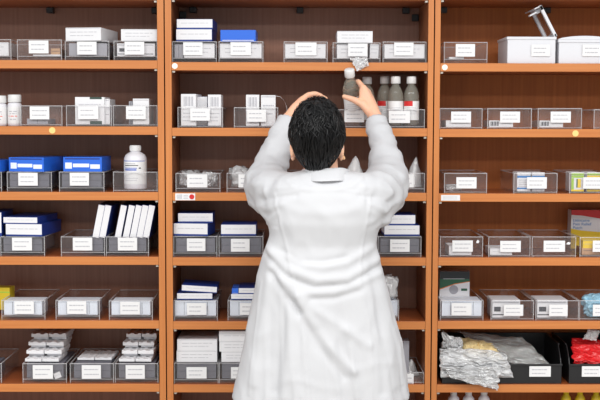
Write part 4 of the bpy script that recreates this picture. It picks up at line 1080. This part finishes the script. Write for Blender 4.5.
# collar: a folded band standing round the neck
bm = bmesh.new(); n = 44; cc = P(326, 174, -.475)
rings = []
for rx, ry, dz, tw in ((.056, .060, -.012, 0), (.0555, .060, .014, 0), (.057, .063, .022, 0), (.0605, .068, .021, 0), (.0635, .084, .006, 1), (.066, .104, -.012, 1), (.066, .105, -.0165, 1), (.060, .095, -.014, 1)):
    ring = []
    for j in range(n):
        t = j*math.tau/n; back = max(0, -math.sin(t))
        x = math.copysign(abs(math.cos(t))**.8, math.cos(t))
        ring.append(Vector((cc.x+rx*1.12*x, cc.y+ry*math.sin(t), cc.z+dz-.008*(1-back)+.0012*math.sin(t*5+tw))))
    rings.append(ring)
loft(bm, rings, False)
bmesh.ops.recalc_face_normals(bm, faces=bm.faces)
me = bpy.data.meshes.new('collar'); bm.to_mesh(me); bm.free()
for p_ in me.polygons: p_.use_smooth = True
col = wear('collar', me, [cloth], coat); s_ = col.modifiers.new('t', 'SOLIDIFY'); s_.thickness = .0025
ss = col.modifiers.new('s', 'SUBSURF'); ss.levels = 1; ss.render_levels = 2

# trousers and shoes (below the picture)
bm = bmesh.new()
for s in (-1, 1):
    hip = Vector((HEAD.x+s*.085, -.44, .90)); kn = Vector((HEAD.x+s*.09, -.44, .47)); an = Vector((HEAD.x+s*.095, -.45, .07))
    chain(bm, [hip, kn, an], [.103, .076, .066], 20, 3)
me = remeshed('trousers', bm, .012, 4); wear('trousers', me, [mat('navy_cloth', (38, 42, 58), .8)])
for s in (-1, 1):
    an = Vector((HEAD.x+s*.095, -.45, 0)); bm = bmesh.new()
    ell(bm, an+Vector((0, .0, .035)), (.042, .055, .04)); ell(bm, an+Vector((0, .10, .028)), (.045, .09, .032)); chain(bm, [an+Vector((0, .02, .03)), an+Vector((0, .11, .026))], [.042, .034])
    me = remeshed('shoe', bm, .006, 3)
    for v in me.vertices: v.co.z = max(v.co.z, .001)
    wear('shoe', me, [mat('dark_leather', (30, 28, 28), .4)])

# ---- hair: close cap plus many locks combed from the crown
hairm = MATS['hair_black']
bm = bmesh.new(); bmesh.ops.create_icosphere(bm, subdivisions=5, radius=1)
HC = HEAD+Vector((0, -.004, .004))
def scalp(d, k=1.0):
    """surface of the hair mass in direction d"""
    dz = d.z
    sx, sy, sz = .0770, .096, .1065
    low = max(0, -dz)
    return Vector((d.x*sx*(1-.24*low*low-.06*low), d.y*sy*(1-.12*low), d.z*sz))*k
def covered(d): return d.y < .30+.55*max(0, d.z)-(.55*max(0, -d.z)) and d.z > -.93
for v in bm.verts:
    d = v.co.normalized(); b_ = noise.noise(d*6)*.02+noise.noise(d*14)*.012
    v.co = HC+scalp(d, 1.0+b_*(1.4 if d.z > .2 else .7))
bmesh.ops.delete(bm, geom=[f for f in bm.faces if not covered((f.calc_center_median()-HC).normalized())], context='FACES')
rnd = random.Random(11)
crown = Vector((-.06, -.42, .90)).normalized()
def lock(d0, length, r, lift, curl, seedk):
    ax = d0.cross(crown)
    if ax.length < 1e-3: ax = Vector((1, 0, 0))
    ax.normalize(); pts = []; K = 7
    ph = rnd.uniform(0, 6.28); side = ax.copy()
    for i in range(K+1):
        t = i/K
        d = Matrix.Rotation(-length*t, 3, ax) @ d0
        h = 1.0+lift*math.sin(min(1, t*1.15)*math.pi)*.8+.012+.02*(1-t)
        p_ = HC+scalp(d, h)+side*curl*math.sin(ph+t*5.5)+Vector((0, 0, -1))*0
        pts.append(p_)
    u = None; prev = None
    for i, p_ in enumerate(pts):
        t = i/K; w_ = r*(1-t**2.2)+.0002
        dd = (pts[min(i+1, K)]-pts[max(i-1, 0)]).normalized(); nn = (p_-HC).normalized(); bb = dd.cross(nn).normalized()
        cur = [bm.verts.new(p_+bb*w_), bm.verts.new(p_+nn*w_*.55), bm.verts.new(p_-bb*w_), bm.verts.new(p_-nn*w_*.35)]
        if prev:
            for q in range(4): bm.faces.new((prev[q], prev[(q+1) % 4], cur[(q+1) % 4], cur[q]))
        prev = cur
for i in range(2300):
    z = rnd.uniform(-.86, .99); a = rnd.uniform(0, math.tau); q = math.sqrt(1-z*z); d = Vector((q*math.cos(a), q*math.sin(a), z))
    if not covered(d): continue
    top = d.z > .1
    lock(d, rnd.uniform(.28, .5) if top else rnd.uniform(.20, .46), rnd.uniform(.0010, .0024), rnd.uniform(.0, .085) if top else rnd.uniform(0, .03), rnd.uniform(.002, .010) if top else rnd.uniform(0, .002), i)
for f in bm.faces: f.smooth = True
bmesh.ops.recalc_face_normals(bm, faces=bm.faces)
zmin = P(317, 175, -.55).z
me = bpy.data.meshes.new('hair'); bm.to_mesh(me); bm.free(); wear('hair', me, [hairm])


# ------------------------------------------------------------------ light
def area(name, loc, rot, sx, sy, e, col=(1, 1, 1)):
    l = bpy.data.lights.new(name, 'AREA'); l.shape = 'RECTANGLE'; l.size = sx; l.size_y = sy; l.energy = e; l.color = col
    o = bpy.data.objects.new(name, l); C.objects.link(o); o.location = loc; o.rotation_euler = rot
for i, x in enumerate((-1.6, 0.2, 2.0)):
    for y in (-2.2, -4.3):
        area('ceiling_light', (x, y, 2.95), (0, 0, 0), 1.2, .6, 33, (1, .985, .96))
w = bpy.data.worlds.new('world'); SC.world = w; w.use_nodes = True
w.node_tree.nodes['Background'].inputs[0].default_value = (.97, .985, 1, 1)
w.node_tree.nodes['Background'].inputs[1].default_value = .66
SC.view_settings.view_transform = 'Standard'; SC.view_settings.look = 'None'; SC.view_settings.gamma = 1
SC.view_settings.use_curve_mapping = False; SC.view_settings.exposure = .26
SC.cycles.transparent_max_bounces = 48; SC.cycles.max_bounces = 10; SC.cycles.use_denoising = True
SC.cycles.caustics_reflective = False; SC.cycles.caustics_refractive = False
